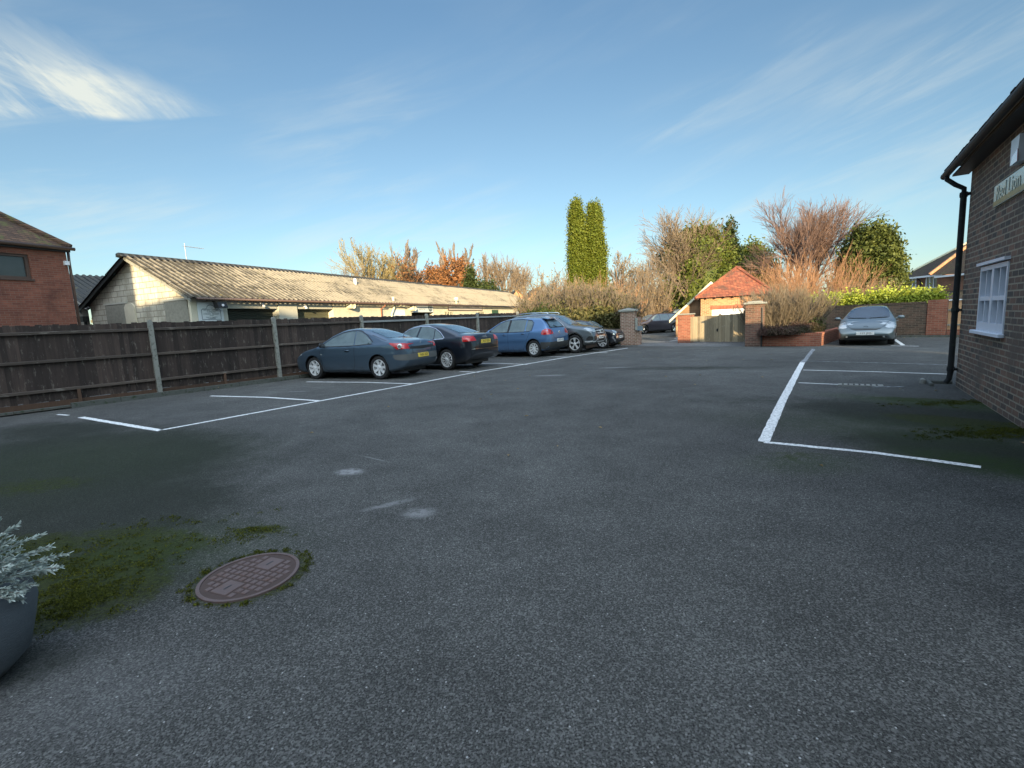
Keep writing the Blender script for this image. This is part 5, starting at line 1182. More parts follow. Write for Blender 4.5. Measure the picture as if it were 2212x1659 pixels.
# ---------------- garage ----------------
GLc=at(1519,643,28.0); gd=R(-28.5); Wg=3.40; Dg=5.6; GE=2.32
ga=thing('garage','brick garage with an orange-red tiled hipped roof behind the timber gates','garage',(GLc.x+.25,GLc.y+.1,0),gd)
b=MB(); dx0,dx1,dz=.25,2.90,1.62
b.box((-.35,.2,0),(dx0,.45,GE)); b.box((dx1,.2,0),(Wg-.1,.45,GE)); b.box((dx0,.2,dz+.20),(dx1,.45,GE)); b.box((Wg-.35,.45,0),(Wg-.1,Dg,GE)); b.box((-.35,.45,0),(-.1,Dg,GE)); b.build('wall',M['garagebrick'],ga)
b=MB(); b.box((dx0-.05,.185,dz),(dx1+.05,.44,dz+.2)); b.build('door_lintel',M['soldier'],ga)
b=MB(); 
for i in range(4): b.box((dx0+.01,.28,.03+i*.40),(dx1-.01,.32,.03+i*.40+.39))
b.build('garage_door',M['white'],ga)
rz=GE; ov=.28; RH=1.80; 
v=[(-.35-ov,.2-ov,rz),(Wg-.1+ov,.2-ov,rz),(Wg-.1+ov,Dg+ov,rz),(-.35-ov,Dg+ov,rz),(Wg*.5-.25,2.45,rz+RH),(Wg*.5-.1,3.1,rz+RH)]
b=MB(); b.add(v,[(0,1,4),(1,2,5,4),(2,3,5),(3,0,4,5),(3,2,1,0)]); b.build('roof',M['tile'],ga)
b=MB(); b.tube([v[1],v[4]],.085,7); b.tube([v[0],v[4]],.085,7); b.tube([v[4],v[5]],.10,7); b.tube([v[2],v[5]],.085,7); b.build('hip_tiles',M['tile'],ga)
b=MB()
for i in range(9): x=-.5+i*.48; b.box((x,-.06,rz-.07),(x+.05,.22,rz-.003))
b.build('rafter_ends',M['gutterbrown'],ga)
b=MB(); b.lathe([(.001,-.08),(.09,-.06),(.09,0)],10,'y',M=Matrix.Translation((1.9,.2,2.17))); b.build('security_lamp',M['gutterbrown'],ga)
# weatherboarded outbuilding beside it
ap=at(1537,609,29.4); lo=at(1470,675,31.9)
wbt=thing('outbuilding','weatherboarded outbuilding with cream bargeboards left of the brick garage','outbuilding',(ap.x,ap.y,0),gd)
hw=2.1; za=ap.z; zl=za-hw*.92
b=MB(); b.add([(-hw,0,0),(hw,0,0),(hw,0,zl),(0,0,za-.05),(-hw,0,zl)],[(0,1,2,3,4)]); 
z=.1
bb=MB()
while z<za-.15:
    k=min(1,max(0,(za-.1-z)/(za-zl))); x=hw*k*.98
    bb.prism([(-.03,z),(-.004,z),(-.004,z+.15),(-.012,z+.15)],'x',-x,x); z+=.14
b.v+=[]; b.build('gable_wall',M['weatherboard'],wbt,fixn=False); bb.build('cladding_boards',M['weatherboard'],wbt)
b=MB()
for s in (-1,1): b.add([(0,-.35,za+.02),(s*(hw+.35),-.35,zl-.30),(s*(hw+.35),-.35,zl-.46),(0,-.35,za-.15),(0,-.31,za+.02),(s*(hw+.35),-.31,zl-.30),(s*(hw+.35),-.31,zl-.46),(0,-.31,za-.15)],[(0,1,2,3),(4,5,6,7),(3,2,6,7),(0,1,5,4)])
b.build('bargeboard',M['cream'],wbt)
b=MB()
for s in (-1,1): b.add([(0,-.33,za+.04),(s*(hw+.38),-.33,zl-.29),(s*(hw+.38),6,zl-.29),(0,6,za+.04)],[(0,1,2,3)])
b.build('roof',M['tilemoss'],wbt,fixn=False)
# pale close-boarded fence at the back of the yard
f0=at(1374,688,49); f1=at(1490,688,47); a_,L=frame(f0,f1); zt=at(1400,691,45).z
yf=thing('panel_fence','sunlit pale panel fence at the back of the rear yard','fence',(f0.x,f0.y,0),a_)
for k in range(4):
    b=MB(); x=k*2.4+.06; h=max(1.3,zt)+(.12 if k>1 else 0)
    while x<(k+1)*2.4-.06: b.box((x,random.uniform(-.01,.01),.02),(x+.13,.025,h)); x+=.135
    b.build('panel',M['cream'],yf)
    b=MB(); b.box((k*2.4-.05,-.05,0),(k*2.4+.05,.05,h+.08)); b.build('post',M['cream'],yf)

# ---------------- far houses ----------------
def farhouse(name,label,px,py,Y,rot,w,d,eave,rise,wall,roof):
    p=at(px,py,Y); o=thing('house' if not name else name,label,'house',(p.x,p.y,0),rot)
    b=MB(); b.prism([(-w/2,0),(w/2,0),(w/2,eave),(0,eave+rise-.08),(-w/2,eave)],'y',0,d); b.build('wall',wall,o)
    b=MB(); 
    for s in (-1,1):
        b.add([(0,-.3,eave+rise),(s*(w/2+.35),-.3,eave-.35*rise/(w/2)),(s*(w/2+.35),d+.3,eave-.35*rise/(w/2)),(0,d+.3,eave+rise)],[(0,1,2,3)])
    b.build('roof',roof,o,fixn=False)
    b=MB(); b.box((w*.12,.5*d,eave+rise*.5),(w*.12+.6,.5*d+.6,eave+rise+.8)); b.build('chimney',wall,o) if False else None
    return o
farhouse('','far orange brick gabled house, left of the pair, beyond the workshop roof',1120,693,78,R(8),3.6,9,4.4,2.2,M['garagebrick'],M['tiledark'])
farhouse('','far orange brick gabled house with a reddish roof, partly behind the big shrub',1166,693,74,R(6),5.4,9,3.9,2.7,M['garagebrick'],M['tilemoss'])
# ---------------- tiled house at the right ----------------
hl=at(1948,640,60); hr=at(2043,640,54); a_,L=frame(hl,hr)
zE=at(1948,601,60).z; rh_=thing('tiled_house','brown brick house with a dark mossy tiled hipped roof behind the garden wall','house',(hl.x,hl.y,0),a_)
def rp(px,py):
    n=Vector((-math.sin(a_),math.cos(a_))); r=ray(px,py); dd=hl.x*n.x+hl.y*n.y; tt=dd/(r.x*n.x+r.y*n.y); P=r*tt; return (P.x-hl.x)*math.cos(a_)+(P.y-hl.y)*math.sin(a_), CAMZ+P.z
M['salmon']=brick('salmon brown brick',(.19,.085,.055),(.27,.12,.075),(.25,.17,.12),mw=.008)
x1=rp(2041.7,590)[0]; xL=rp(1957,610)[0]
b=MB(); b.box((xL,0,0),(x1,8,zE-.1)); b.build('wall',M['salmon'],rh_)
b=MB(); b.box((x1+.01,-.9,0),(x1+9,8,zE-.35)); b.build('wing_wall',M['salmon'],rh_)
apx=rp(2043,538); RZ=zE+ (apx[1]-zE)+.7
v=[(0,-.45,zE),(x1+.4,-.45,zE),(x1+2.5,4.2,RZ+.6),(x1+.2,4.2,RZ+.6),(0,9,zE)]
b=MB(); b.add([(0,-.45,zE),(x1+.3,-.45,zE),(x1+.6,4.2,RZ+.45),(x1-.8,4.2,RZ+.45),(0,9,zE),(x1+.6,9,zE)],[(0,1,2,3),(0,3,4),(3,2,5,4)]); b.build('roof',M['tiledark'],rh_)
b=MB(); b.tube([(0,-.45,zE+.05),(x1-.8,4.2,RZ+.5),(x1+.6,4.2,RZ+.5)],.14,6); b.build('hip_tiles',M['cream'],rh_)
b=MB(); b.add([(x1-.5,-1.3,zE-.1),(x1+9,-1.3,zE-.3),(x1+9,3.4,RZ+1.3),(x1+1.9,3.4,RZ+1.3)],[(0,1,2,3)]); b.build('wing_roof',M['tiledark'],rh_)
b=MB(); b.tube([(x1-.5,-1.32,zE),(x1+1.9,3.35,RZ+1.35)],.20,6); b.build('orange_hip_tiles',M['garagebrick'],rh_)
b=MB(); b.box((0,-.50,zE-.22),(x1+.1,-.44,zE-.02)); b.box((x1+.15,-1.36,zE-.45),(x1+9,-1.31,zE-.25)); b.build('fascia',M['white'],rh_)
for (xa,xb,ya,yb,nb) in ((1966,1979,601.5,623,2),(2003,2026,594,620,3)):
    u0,zt_=rp(xa,ya); u1,zb_=rp(xb,yb); b=MB(); b.box((u0,-.04,zb_),(u1,-.005,zt_)); wq=b.build('window_pane',M['hglass'],rh_)
    b=MB()
    for i in range(nb+1): x=u0+(u1-u0)*i/nb; b.box((x-.06,-.09,zb_),(x+.06,-.041,zt_))
    b.box((u0,-.095,zb_-.1),(u1,-.041,zb_+.02)); b.box((u0,-.095,zt_-.08),(u1,-.041,zt_)); b.build('window_frame',M['white'],wq)
b=MB(); x=rp(1990,600)[0]; b.tube([(x,-.5,zE-.2),(x,-.1,zE-.6),(x,-.1,0)],.07,6); b.build('downpipe',M['black'],rh_)
u0,z1=rp(1985,627); u1,_=rp(2080,627); zb_=rp(2000,652)[1]
b=MB(); b.add([(u0-2,-3.5,zb_),(u1+3,-3.5,zb_),(u1+3,-.02,z1),(u0,-.02,z1)],[(0,1,2,3)]); b.box((u0-1.5,-3.3,0),(u1+3,-3.1,zb_)); b.build('porch_roof',M['tiledark'],rh_)

# ---------------- pot with silvery plant ----------------
pq=G(78,1245,.38); PX,PY=pq.x-.275,pq.y-.265; print('POT',PX,PY)
po=thing('plant_pot','tall blue-grey textured plant pot at the lower left corner','plant pot',(PX,PY,0),0)
RT=.36; HT=.44
b=MB(); b.lathe([(.20,0),(.265,.012),(.33,.08),(RT+.0,.20),(RT+.02,.30),(RT+.0,HT-.02),(RT-.012,HT),(RT-.055,HT),(RT-.07,HT-.08)],48); b.build('pot',M['pot'],po,smooth=True)
b=MB(); b.lathe([(.001,HT-.06),(RT-.05,HT-.075)],32); b.build('compost',M['soil'],po)
ps=thing('silver_shrub','silvery needle-leaved plant spilling over the rim of the pot','plant',(PX,PY,HT-.06),0)
st=MB(); lf=[]
def needle(p,d,L):
    s=d.cross(Vector((random.gauss(0,1),random.gauss(0,1),random.gauss(0,1)))).normalized()*.0055
    lf.append((p-s,p+s,p+d*L+s*.3,p+d*L-s*.3))
for i in range(115):
    a=random.uniform(-math.pi,math.pi)
    if i<120: a=random.gauss(.35,.8)
    el=random.uniform(.45,1.45); L=random.uniform(.18,.37)*(1.15 if abs(a)<1 else .8); r0=random.uniform(0,.2)
    p=Vector((math.cos(a)*r0,math.sin(a)*r0,0)); d=Vector((math.cos(a)*math.cos(el),math.sin(a)*math.cos(el),math.sin(el)))
    pts=[p.copy()]; n=12
    for k in range(n):
        d=(d+Vector((0,0,-.03-.10*random.random()**1.5))+Vector((random.gauss(0,.05),random.gauss(0,.05),0))).normalized(); p=p+d*L/n; pts.append(p.copy())
    st.tube(pts,.0022,4,cap=False)
    for k in range(2,n+1):
        for q in range(13):
            p=pts[k-1].lerp(pts[k],random.random()); dd=(pts[k]-pts[k-1]).normalized()
            o=Vector((random.gauss(0,1),random.gauss(0,1),random.gauss(0,1))).normalized(); needle(p,(dd*.9+o*.75).normalized(),random.uniform(.013,.028))
st.build('stems',M['bark_grey'],ps)
b=MB()
for q in lf: b.add(q,[(0,1,2,3)])
b.build('foliage',M['l_silver'],ps,fixn=False)

# ---------------- covers in the tarmac ----------------
mc=G(540,1245); 
from math import pi
pa_=G(484,1271); pb_=G(587,1212); MR=math.atan2(pb_.y-pa_.y,pb_.x-pa_.x); print('plates',(pb_-pa_).length); mh=thing('manhole_cover','round rusty iron manhole cover with a grid of raised squares','manhole cover',(mc.x,mc.y,0),MR)
RM=.285
b=MB(); b.lathe([(.001,.006),(RM-.02,.006)],48,mi=0); b.build('cover',M['iron2'],mh)
b=MB(); b.lathe([(RM-.02,.005),(RM-.02,.011),(RM,.011),(RM,.0)],48); b.build('frame',M['iron'],mh)
b=MB(); n=11; sq=(RM*2-.03)/n
for i in range(n):
    for j in range(n):
        x=(i-(n-1)/2)*sq; y=(j-(n-1)/2)*sq
        if math.hypot(abs(x)+sq*.25,abs(y)+sq*.25)>RM-.035: continue
        if (abs(y-0)<sq*1.6 and (abs(abs(x)-3.0*sq)<sq*1.1)): continue
        b.bbox((x-sq*.38,y-sq*.36,.006),(x+sq*.38,y+sq*.36,.012),.003)
b.build('raised_squares',M['iron'],mh)
for s in (-1,1):
    b=MB(); b.bbox((s*3*sq-sq*1.35,-sq*1.3,.006),(s*3*sq+sq*1.35,sq*1.3,.0125),.003); p_=b.build('lifting_plate',M['iron'],mh)
    b=MB(); b.box((s*3*sq-.025,-.006,.0126),(s*3*sq+.025,.006,.0135)); b.build('key_slot',M['ink'],p_)
c0=G(1858,832); dr=thing('drain_cover','small pale rectangular drain cover on the white bay line','drain cover',(c0.x,c0.y,0),R(-35))
b=MB(); b.box((-.34,-.12,.0),(.34,.12,.011)); b.build('plate',M['conc'],dr); b=MB()
for i in range(7): b.box((-.28+i*.085,-.08,.0111),(-.25+i*.085,.08,.0125))
b.build('slots',M['darkgap'],dr)

MOSSFIELD=1
# ---------------- trees and shrubs ----------------
def segs_mesh(segs,n):
    S=np.array([(*a,*b_,r0,r1) for a,b_,r0,r1 in segs],dtype=np.float64)
    P0,P1,R0,R1=S[:,:3],S[:,3:6],S[:,6],S[:,7]; D=P1-P0; D/=np.linalg.norm(D,axis=1,keepdims=True)+1e-9
    ref=np.where(np.abs(D[:,2:3])<.9,np.array([[0,0,1.]]),np.array([[1.,0,0]])); A=np.cross(D,ref); A/=np.linalg.norm(A,axis=1,keepdims=True); B=np.cross(D,A)
    vs=np.zeros((len(S),2,n,3))
    for j in range(n):
        c,s=math.cos(2*pi*j/n),math.sin(2*pi*j/n); o=A*c+B*s
        vs[:,0,j]=P0+o*R0[:,None]; vs[:,1,j]=P1+o*R1[:,None]
    base=np.arange(len(S))*2*n; F=[]
    for j in range(n): F.append(np.stack([base+j,base+(j+1)%n,base+n+(j+1)%n,base+n+j],1))
    return vs.reshape(-1,3),np.concatenate(F)
def np_mesh(name,V,F,m,parent=None,mi=None):
    me=bpy.data.meshes.new(name); me.vertices.add(len(V)); me.vertices.foreach_set('co',V.astype(np.float32).ravel())
    k=F.shape[1]; me.loops.add(F.size); me.loops.foreach_set('vertex_index',F.astype(np.int32).ravel())
    me.polygons.add(len(F)); me.polygons.foreach_set('loop_start',np.arange(0,F.size,k,dtype=np.int32)); me.polygons.foreach_set('loop_total',np.full(len(F),k,dtype=np.int32))
    for x in (m if isinstance(m,(list,tuple)) else [m]): me.materials.append(x)
    me.update(calc_edges=True); me.validate(); return link(name,me,parent)
def leaves(P,size,seed=0,asp=.6,up=0.0):
    r=np.random.default_rng(seed); N=len(P); A=r.normal(size=(N,3)); A[:,2]+=up; A/=np.linalg.norm(A,axis=1,keepdims=True)
    B=np.cross(A,r.normal(size=(N,3))); B/=np.linalg.norm(B,axis=1,keepdims=True); s=(size*r.uniform(.6,1.4,N))[:,None]
    V=np.stack([P-A*s*.5,P+B*s*asp*.5,P+A*s*.5,P-B*s*asp*.5],1).reshape(-1,3); F=np.arange(4*N).reshape(-1,4); return V,F
def grow(rs,start,d,L,r,lev,maxlev,out,tips,ang=.5,kids=(3,5),trop=.10,ratio=.66,wob=.12,nseg=4,first=.3,rr=.62,minr=.006):
    p=np.array(start,float); d=np.array(d,float); pts=[p.copy()]; ds=[d.copy()]
    for i in range(nseg):
        d=d+rs.normal(0,wob,3)+np.array([0,0,trop]); d/=np.linalg.norm(d); q=p+d*L/nseg
        r1=max(minr,r*(1-.5*(i+1)/nseg)); r0=max(minr,r*(1-.5*i/nseg))
        out.append((lev,tuple(p),tuple(q),r0,r1)); p=q; pts.append(p.copy()); ds.append(d.copy())
    if lev>=maxlev: tips.append(p.copy()); return
    n=rs.integers(kids[0],kids[1]+1)
    for k in range(n):
        f=first+(1-first)*(k+rs.uniform(.2,1))/n; f=min(f,.999); i=min(int(f*nseg),nseg-1); tt=f*nseg-i
        bp=pts[i]*(1-tt)+pts[i+1]*tt; dd=ds[i]; o=rs.normal(size=3); o-=dd*np.dot(o,dd); o/=np.linalg.norm(o)+1e-9
        a=ang*rs.uniform(.6,1.3); nd=dd*math.cos(a)+o*math.sin(a)
        grow(rs,bp,nd,L*ratio*rs.uniform(.75,1.15)*(1.1-.35*f),max(minr,r*rr*(1-.3*f)),lev+1,maxlev,out,tips,ang,kids,trop,ratio,wob,max(2,nseg-1 if lev<2 else 2),.15,rr,minr)
def bare_tree(name,label,p,h,seed,bark,crown_m=None,spread=.5,maxlev=4,kids=(4,6),trunk=.3,trop=.1,multi=1,leaf=None,nleaf=0,lsize=.12,group=None,minr=.007,ratio=.68,r0=None,wob=.12,lowfrac=0,cat='tree',tl=.33):
    rs=np.random.default_rng(seed); o=thing(name,label,cat,(p[0],p[1],0),0,group); out=[]; tips=[]
    r0=r0 or h*.024
    for m_ in range(multi):
        a=rs.uniform(0,6.28); k=0 if multi==1 else .22
        grow(rs,(rs.normal()*.1*k,rs.normal()*.1*k,0),(math.cos(a)*k,math.sin(a)*k,1),h*tl,r0/(multi**.4),0,maxlev,out,tips,spread,kids,trop,ratio,wob,5,trunk,.62,minr)
    T=np.array(tips); top=T[:,2].max(); sc=h/top
    out=[(l,tuple(np.array(a)*sc),tuple(np.array(b_)*sc),x,y) for l,a,b_,x,y in out]; T=T*sc
    big=[s[1:] for s in out if s[0]<=1]; small=[s[1:] for s in out if s[0]>1]
    V,F=segs_mesh(big,6); np_mesh('trunk',V,F,bark,o)
    V,F=segs_mesh(small,3); np_mesh('crown',V,F,crown_m or bark,o)
    if leaf is not None and nleaf:
        idx=rs.integers(0,len(small),nleaf); S=np.array([s[0]+s[1] for s in small]); f=rs.random((nleaf,1)); P=S[idx,:3]*(1-f)+S[idx,3:]*f+rs.normal(0,.06,(nleaf,3))
        V,F=leaves(P,np.full(nleaf,lsize),seed); np_mesh('leaves',V,F,leaf,o)
    return o
def shell(rs,N,fn,thick=.25):
    """points near the surface of a lumpy body; fn(theta,v)->radius, v in 0..1 height"""
    th=rs.uniform(0,2*pi,N); v=rs.uniform(0,1,N); r=fn(th,v)*(1-thick*rs.random(N)**1.5); return th,v,r
def wood_crown(name,label,p,h,w,seed,leaf,N,lsize,shape='round',lump=.18,base=.0,trunkm=None,group=None,cat='tree',asp=.6,up=0,y=1.0,thick=.35,parts=('trunk','crown')):
    rs=np.random.default_rng(seed); o=thing(name,label,cat,(p[0],p[1],0),0,group)
    ph=rs.uniform(0,6.28,12); fr=rs.integers(2,9,12)
    def rad(th,v):
        if shape=='round': b_=np.sqrt(np.clip(1-((v-.42)/.60)**2,0,1))
        elif shape=='cone': b_=(1-v)**.75*(1-np.exp(-v*9)*.3)
        elif shape=='column': b_=np.clip(1-v,0,1)**.30*(.94+.12*np.minimum(v,.5))*1.08
        elif shape=='hedge': b_=np.where(v<.85,1,np.sqrt(np.clip(1-((v-.85)/.16)**2,0,1)))
        L=sum(np.sin(fr[i]*th+ph[i]+v*(6+3*i))*np.sin((4+2*i)*v*pi+ph[-i]) for i in range(6))/3.2
        return b_*(1+lump*L)
    th,v,r=shell(rs,N,rad,thick); X=np.cos(th)*r*w; Y=np.sin(th)*r*w*y; Z=base+v*(h-base)
    # gather leaves into clumps
    nc=max(40,N//55); ci=rs.integers(0,N,nc); C_=np.stack([X[ci],Y[ci],Z[ci]],1); k=rs.integers(0,nc,N)
    q=C_[k]+rs.normal(0,1,(N,3))*np.array([lsize*1.1,lsize*1.1,lsize*1.5]); mixm=rs.random(N)<.62
    P=np.stack([X,Y,Z],1); P[mixm]=q[mixm]; P[:,2]=np.maximum(P[:,2],.05)
    V,F=leaves(P,np.full(N,lsize),seed,asp,up)
    # inner mass so it is not see-through
    nn=14; mm=9; cv=[]
    for i in range(mm+1):
        vv=i/mm; 
        for j in range(nn):
            t_=2*pi*j/nn; rr_=max(.02,float(rad(np.array([t_]),np.array([min(.97,vv)]))[0])*(.72-.1*thick)); cv.append((math.cos(t_)*rr_*w,math.sin(t_)*rr_*w*y,base+vv*(h-base)*.95))
    cf=[(i*nn+j,i*nn+(j+1)%nn,(i+1)*nn+(j+1)%nn,(i+1)*nn+j) for i in range(mm) for j in range(nn)]
    V2=np.concatenate([V,np.array(cv)]); F2=np.concatenate([F,np.array(cf)+len(V)]); np_mesh('crown',V2,F2,leaf,o)
    b=MB(); b.tube([(0,0,0),(0.05,0,h*.35),(0,.05,h*.7)],[.045*w+.06,.035*w+.05,.02*w+.02],7); b.build('trunk',trunkm or M['bark_dark'],o); return o
def stems(name,label,p,h,wx,wy,seed,N,stem_m,leaf=None,nleaf=0,lsize=.07,fan=.5,minr=.006,cat='shrub',rot=0,group=None,curve=.15,base=0,kids=4,extra=None,branchy=1,lowleaf=.95):
    rs=np.random.default_rng(seed); o=thing(name,label,cat,(p[0],p[1],base),rot,group); segs=[]
    for i in range(N):
        x,y=rs.uniform(-1,1)*wx*.62,rs.uniform(-1,1)*wy*.62; hh=h*rs.uniform(.62,1)*(1-.22*abs(x/wx/.62)**2)
        d=np.array([x/wx*fan*1.5+rs.normal(0,.16*fan*2),y/wy*fan+rs.normal(0,.16),1.]); d/=np.linalg.norm(d); q=np.array([x,y,0.]); n=6; r=.012+.008*rs.random()
        for k in range(n):
            d=d+rs.normal(0,curve*.55,3)+np.array([0,0,.03]); d/=np.linalg.norm(d); q2=q+d*hh/n; segs.append((tuple(q),tuple(q2),max(minr,r*(1-k/n)),max(minr,r*(1-(k+1)/n))))
            if k>=1:
                for c in range(kids):
                    dd=d+rs.normal(0,.42,3)+np.array([0,0,.2]); dd/=np.linalg.norm(dd); a=q+(q2-q)*rs.random(); L=hh*rs.uniform(.10,.26); m1=a+dd*L*.5; m2=m1+(dd+rs.normal(0,.18,3)+np.array([0,0,.18]))*L*.5
                    segs+= [(tuple(a),tuple(m1),minr,minr*.85),(tuple(m1),tuple(m2),minr*.85,minr*.6)]
            q=q2
    V,F=segs_mesh(segs,3); np_mesh('stems',V,F,stem_m,o)
    if leaf is not None and nleaf:
        S=np.array([s[0]+s[1] for s in segs]); idx=rs.integers(0,len(S),nleaf*2); f=rs.random((nleaf*2,1)); P=S[idx,:3]*(1-f)+S[idx,3:]*f+rs.normal(0,.05,(nleaf*2,3))
        keep=rs.random(len(P))>(P[:,2]/h)*lowleaf; P=P[keep][:nleaf]
        V,F=leaves(P,np.full(len(P),lsize),seed,.55); np_mesh('leaves',V,F,leaf,o)
    return o
def moss_field():
    rs=np.random.default_rng(77); C_=[]
    def spotc(px,py,rx,ry,n,k=45,sd=.022,ring=None):
        c=G(px,py)
        for i in range(n):
            if ring: a=rs.uniform(0,6.28); r_=ring+abs(rs.normal(0,.022)); x,y=c.x+math.cos(a)*r_,c.y+math.sin(a)*r_
            else: x,y=c.x+rs.normal(0,rx*.5),c.y+rs.normal(0,ry*.5)
            s=sd*rs.uniform(.5,1.5); kk=int(k*rs.uniform(.5,1.7)); q=rs.normal(0,1,(kk,2))*s; z=np.abs(rs.normal(.004,.0035,kk))+.012*np.exp(-(q**2).sum(1)/(s*s))*rs.uniform(.2,1)
            C_.append(np.column_stack([x+q[:,0],y+q[:,1],z]))
    spotc(140,1300,.34,.26,230,34,.018); spotc(215,1235,.42,.22,90,30,.018); spotc(300,1175,.75,.2,60,26,.018); spotc(60,1210,.5,.3,60,26,.018)
    spotc(560,1145,.20,.06,26,30); spotc(520,1165,.35,.08,20,25); spotc(540,1245,0,0,75,30,.011,ring=.308); spotc(385,1125,.6,.12,30,22)
    spotc(2150,935,.9,.25,260,34); spotc(2070,870,.8,.2,120,30)
    P=np.concatenate(C_); m=mc; d_=np.hypot(P[:,0]-m.x,P[:,1]-m.y); P=P[d_>.292]
    d2=np.hypot(P[:,0]-PX,P[:,1]-PY); P=P[d2>.30]
    V,F=leaves(P,np.full(len(P),.0085),7,.9,1.2); return tag(np_mesh('moss',V,F,M['l_moss']),'clumps of yellow-green moss on the tarmac','moss',kind='stuff')
moss_field()
def gp(px,Y): p=at(px,690,Y); return (p.x,p.y)
def hz_(px,py,Y): return at(px,py,Y).z
# the twin columns
for k,(px,tp_,hw_) in enumerate(((1252,424,20),(1289,431,22))):
    Y=46; h=hz_(px,tp_+9,Y); w=hw_/1015*Y*1.16
    wood_crown('columnar_conifer',('tall bright green columnar conifer, left and taller of the joined pair','tall bright green columnar conifer, right and broader of the joined pair')[k],gp(px,Y+.4*k),h,w,40+k,M['l_conifer'],36000,.17,'column',lump=.11,group='joined pair of columnar conifers',thick=.22,asp=.55,up=.8,y=1.0)
# big mixed shrub by the capped pier
Y=27.5
c0=gp(1246,Y); h=hz_(1262,622,Y)
stems('mixed_shrub','large drab brown and green hedge-like shrub behind the parked cars','shrub' and c0,h*1.03,4.7,1.7,3,820,M['bark_drab'],M['l_shrub'],26000,.11,fan=.22,minr=.011,kids=4,rot=R(-12),lowleaf=.80)
wood_crown('mixed_shrub','dense leafy lower shrub mass directly beside the capped pier',gp(1300,26.8),hz_(1306,662,26.8),1.25,55,M['l_shrub'],9000,.15,'hedge',lump=.12,trunkm=M['bark_drab'],cat='shrub')
wood_crown('mixed_shrub','dense leafy shrub mass behind the off-roader bonnet',gp(1250,27.6),hz_(1250,664,27.6),2.7,56,M['l_shrub'],14000,.16,'hedge',lump=.12,trunkm=M['bark_drab'],cat='shrub')
wood_crown('laurel_bush','small dark green bush poking over the fence beside the drab shrub',gp(1168,25.6),hz_(1168,668,25.6),1.1,57,M['l_dark'],5000,.14,'round',lump=.2,cat='shrub')
stems('sunlit_shrub','orange-tipped bare shrub standing in front of the columnar conifers',gp(1285,30.5),hz_(1285,604,30.5),4.2,1.2,9,130,M['bark_orange'],M['l_buff'],2500,.09,fan=.25,minr=.010,kids=3,lowleaf=.2)
stems('sunlit_shrub','sparse buff-leaved shrub at the end of the workshop roof',gp(1190,36),hz_(1190,580,36),2.2,1.4,10,60,M['bark_pale'],M['l_buff'],2500,.15,fan=.35,minr=.016,kids=3,lowleaf=.1)
# ---- trees beyond the workshop, left to right
GT_='bare trees beyond the workshop roof'
def bt(label,px,top,Y,seed,bark,**k): return bare_tree(k.pop('name','bare_tree'),label,gp(px,Y),hz_(px,top,Y),seed,bark,**k)
bt('low spreading bare tree at the left end of the far tree line',760,566,80,11,M['bark_pale'],spread=.75,kids=(4,5),group=GT_,minr=.025,ratio=.74)
bt('broad bare olive-tan tree, widest of the left group beyond the roof',818,509,85,12,M['bark_olive'],spread=.46,kids=(4,6),multi=2,group=GT_,minr=.026,trop=.13,ratio=.74,leaf=M['bark_olive'],nleaf=1500,lsize=.28)
bt('bare olive-tan tree overlapping the broad one on its right',848,522,88,13,M['bark_olive'],spread=.44,kids=(4,5),multi=2,group=GT_,minr=.026,trop=.13,ratio=.72,leaf=M['bark_olive'],nleaf=1000,lsize=.28)
bt('slender bare grey tree between the olive tree and the first poplar',870,545,90,14,M['bark_grey'],spread=.35,kids=(4,5),group=GT_,minr=.024,trop=.2)
po_=[(884,515,95,'leftmost and thinnest narrow poplar'),(893,522,97,'narrow poplar close right of the thinnest one'),(967,520,105,'narrow poplar rising behind the russet tree'),(993,524,108,'narrow poplar at the right edge of the russet tree'),(1020,526,100,'lone narrow poplar right of the russet tree')]
first=None
for i,(px,tp_,Y,lb) in enumerate(po_):
    h=hz_(px,tp_,Y)
    if first is None:
        first=bare_tree('poplar',lb,gp(px,Y),h,21,M['bark_grey'],spread=.50,maxlev=3,kids=(11,14),trunk=.12,trop=.34,ratio=.33,minr=.030,group='narrow poplars beyond the workshop',wob=.04,tl=.86); fh=h
    else:
        q=copy_tree(first); q['label']=lb; q.location=(*gp(px,Y),0); q.rotation_euler=(0,0,i*1.3); s=h/fh; q.scale=(s*(1.0+.12*(i%3)),s*(1.0+.12*(i%3)),s)
bt('bare-topped tree with russet leaves lower down, left of the full russet tree',925,538,82,31,M['bark_dark'],spread=.62,kids=(5,6),minr=.022,ratio=.74,leaf=M['l_rust'],nleaf=3200,lsize=.30,name='russet_tree',group='russet trees beyond the workshop')
bt('full russet-leaved tree beyond the workshop roof',962,548,80,32,M['bark_dark'],spread=.62,kids=(5,6),minr=.022,ratio=.74,leaf=M['l_rust'],nleaf=9000,lsize=.32,name='russet_tree',group='russet trees beyond the workshop')
bt('small russet-leaved tree low at the right of the russet pair',985,580,78,33,M['bark_dark'],spread=.7,kids=(4,6),minr=.022,ratio=.74,leaf=M['l_rust'],nleaf=5000,lsize=.32,name='russet_tree',group='russet trees beyond the workshop')
wood_crown('conical_conifer','small dark green conical conifer above the workshop roof',gp(1021,72),hz_(1021,580,72),2.6,61,M['l_dark'],6000,.34,'cone',lump=.2)
wood_crown('evergreen_bush','low dark evergreen right of the conical conifer',gp(1050,72),hz_(1050,610,72),3.2,62,M['l_dark'],5000,.34,'round',lump=.2)
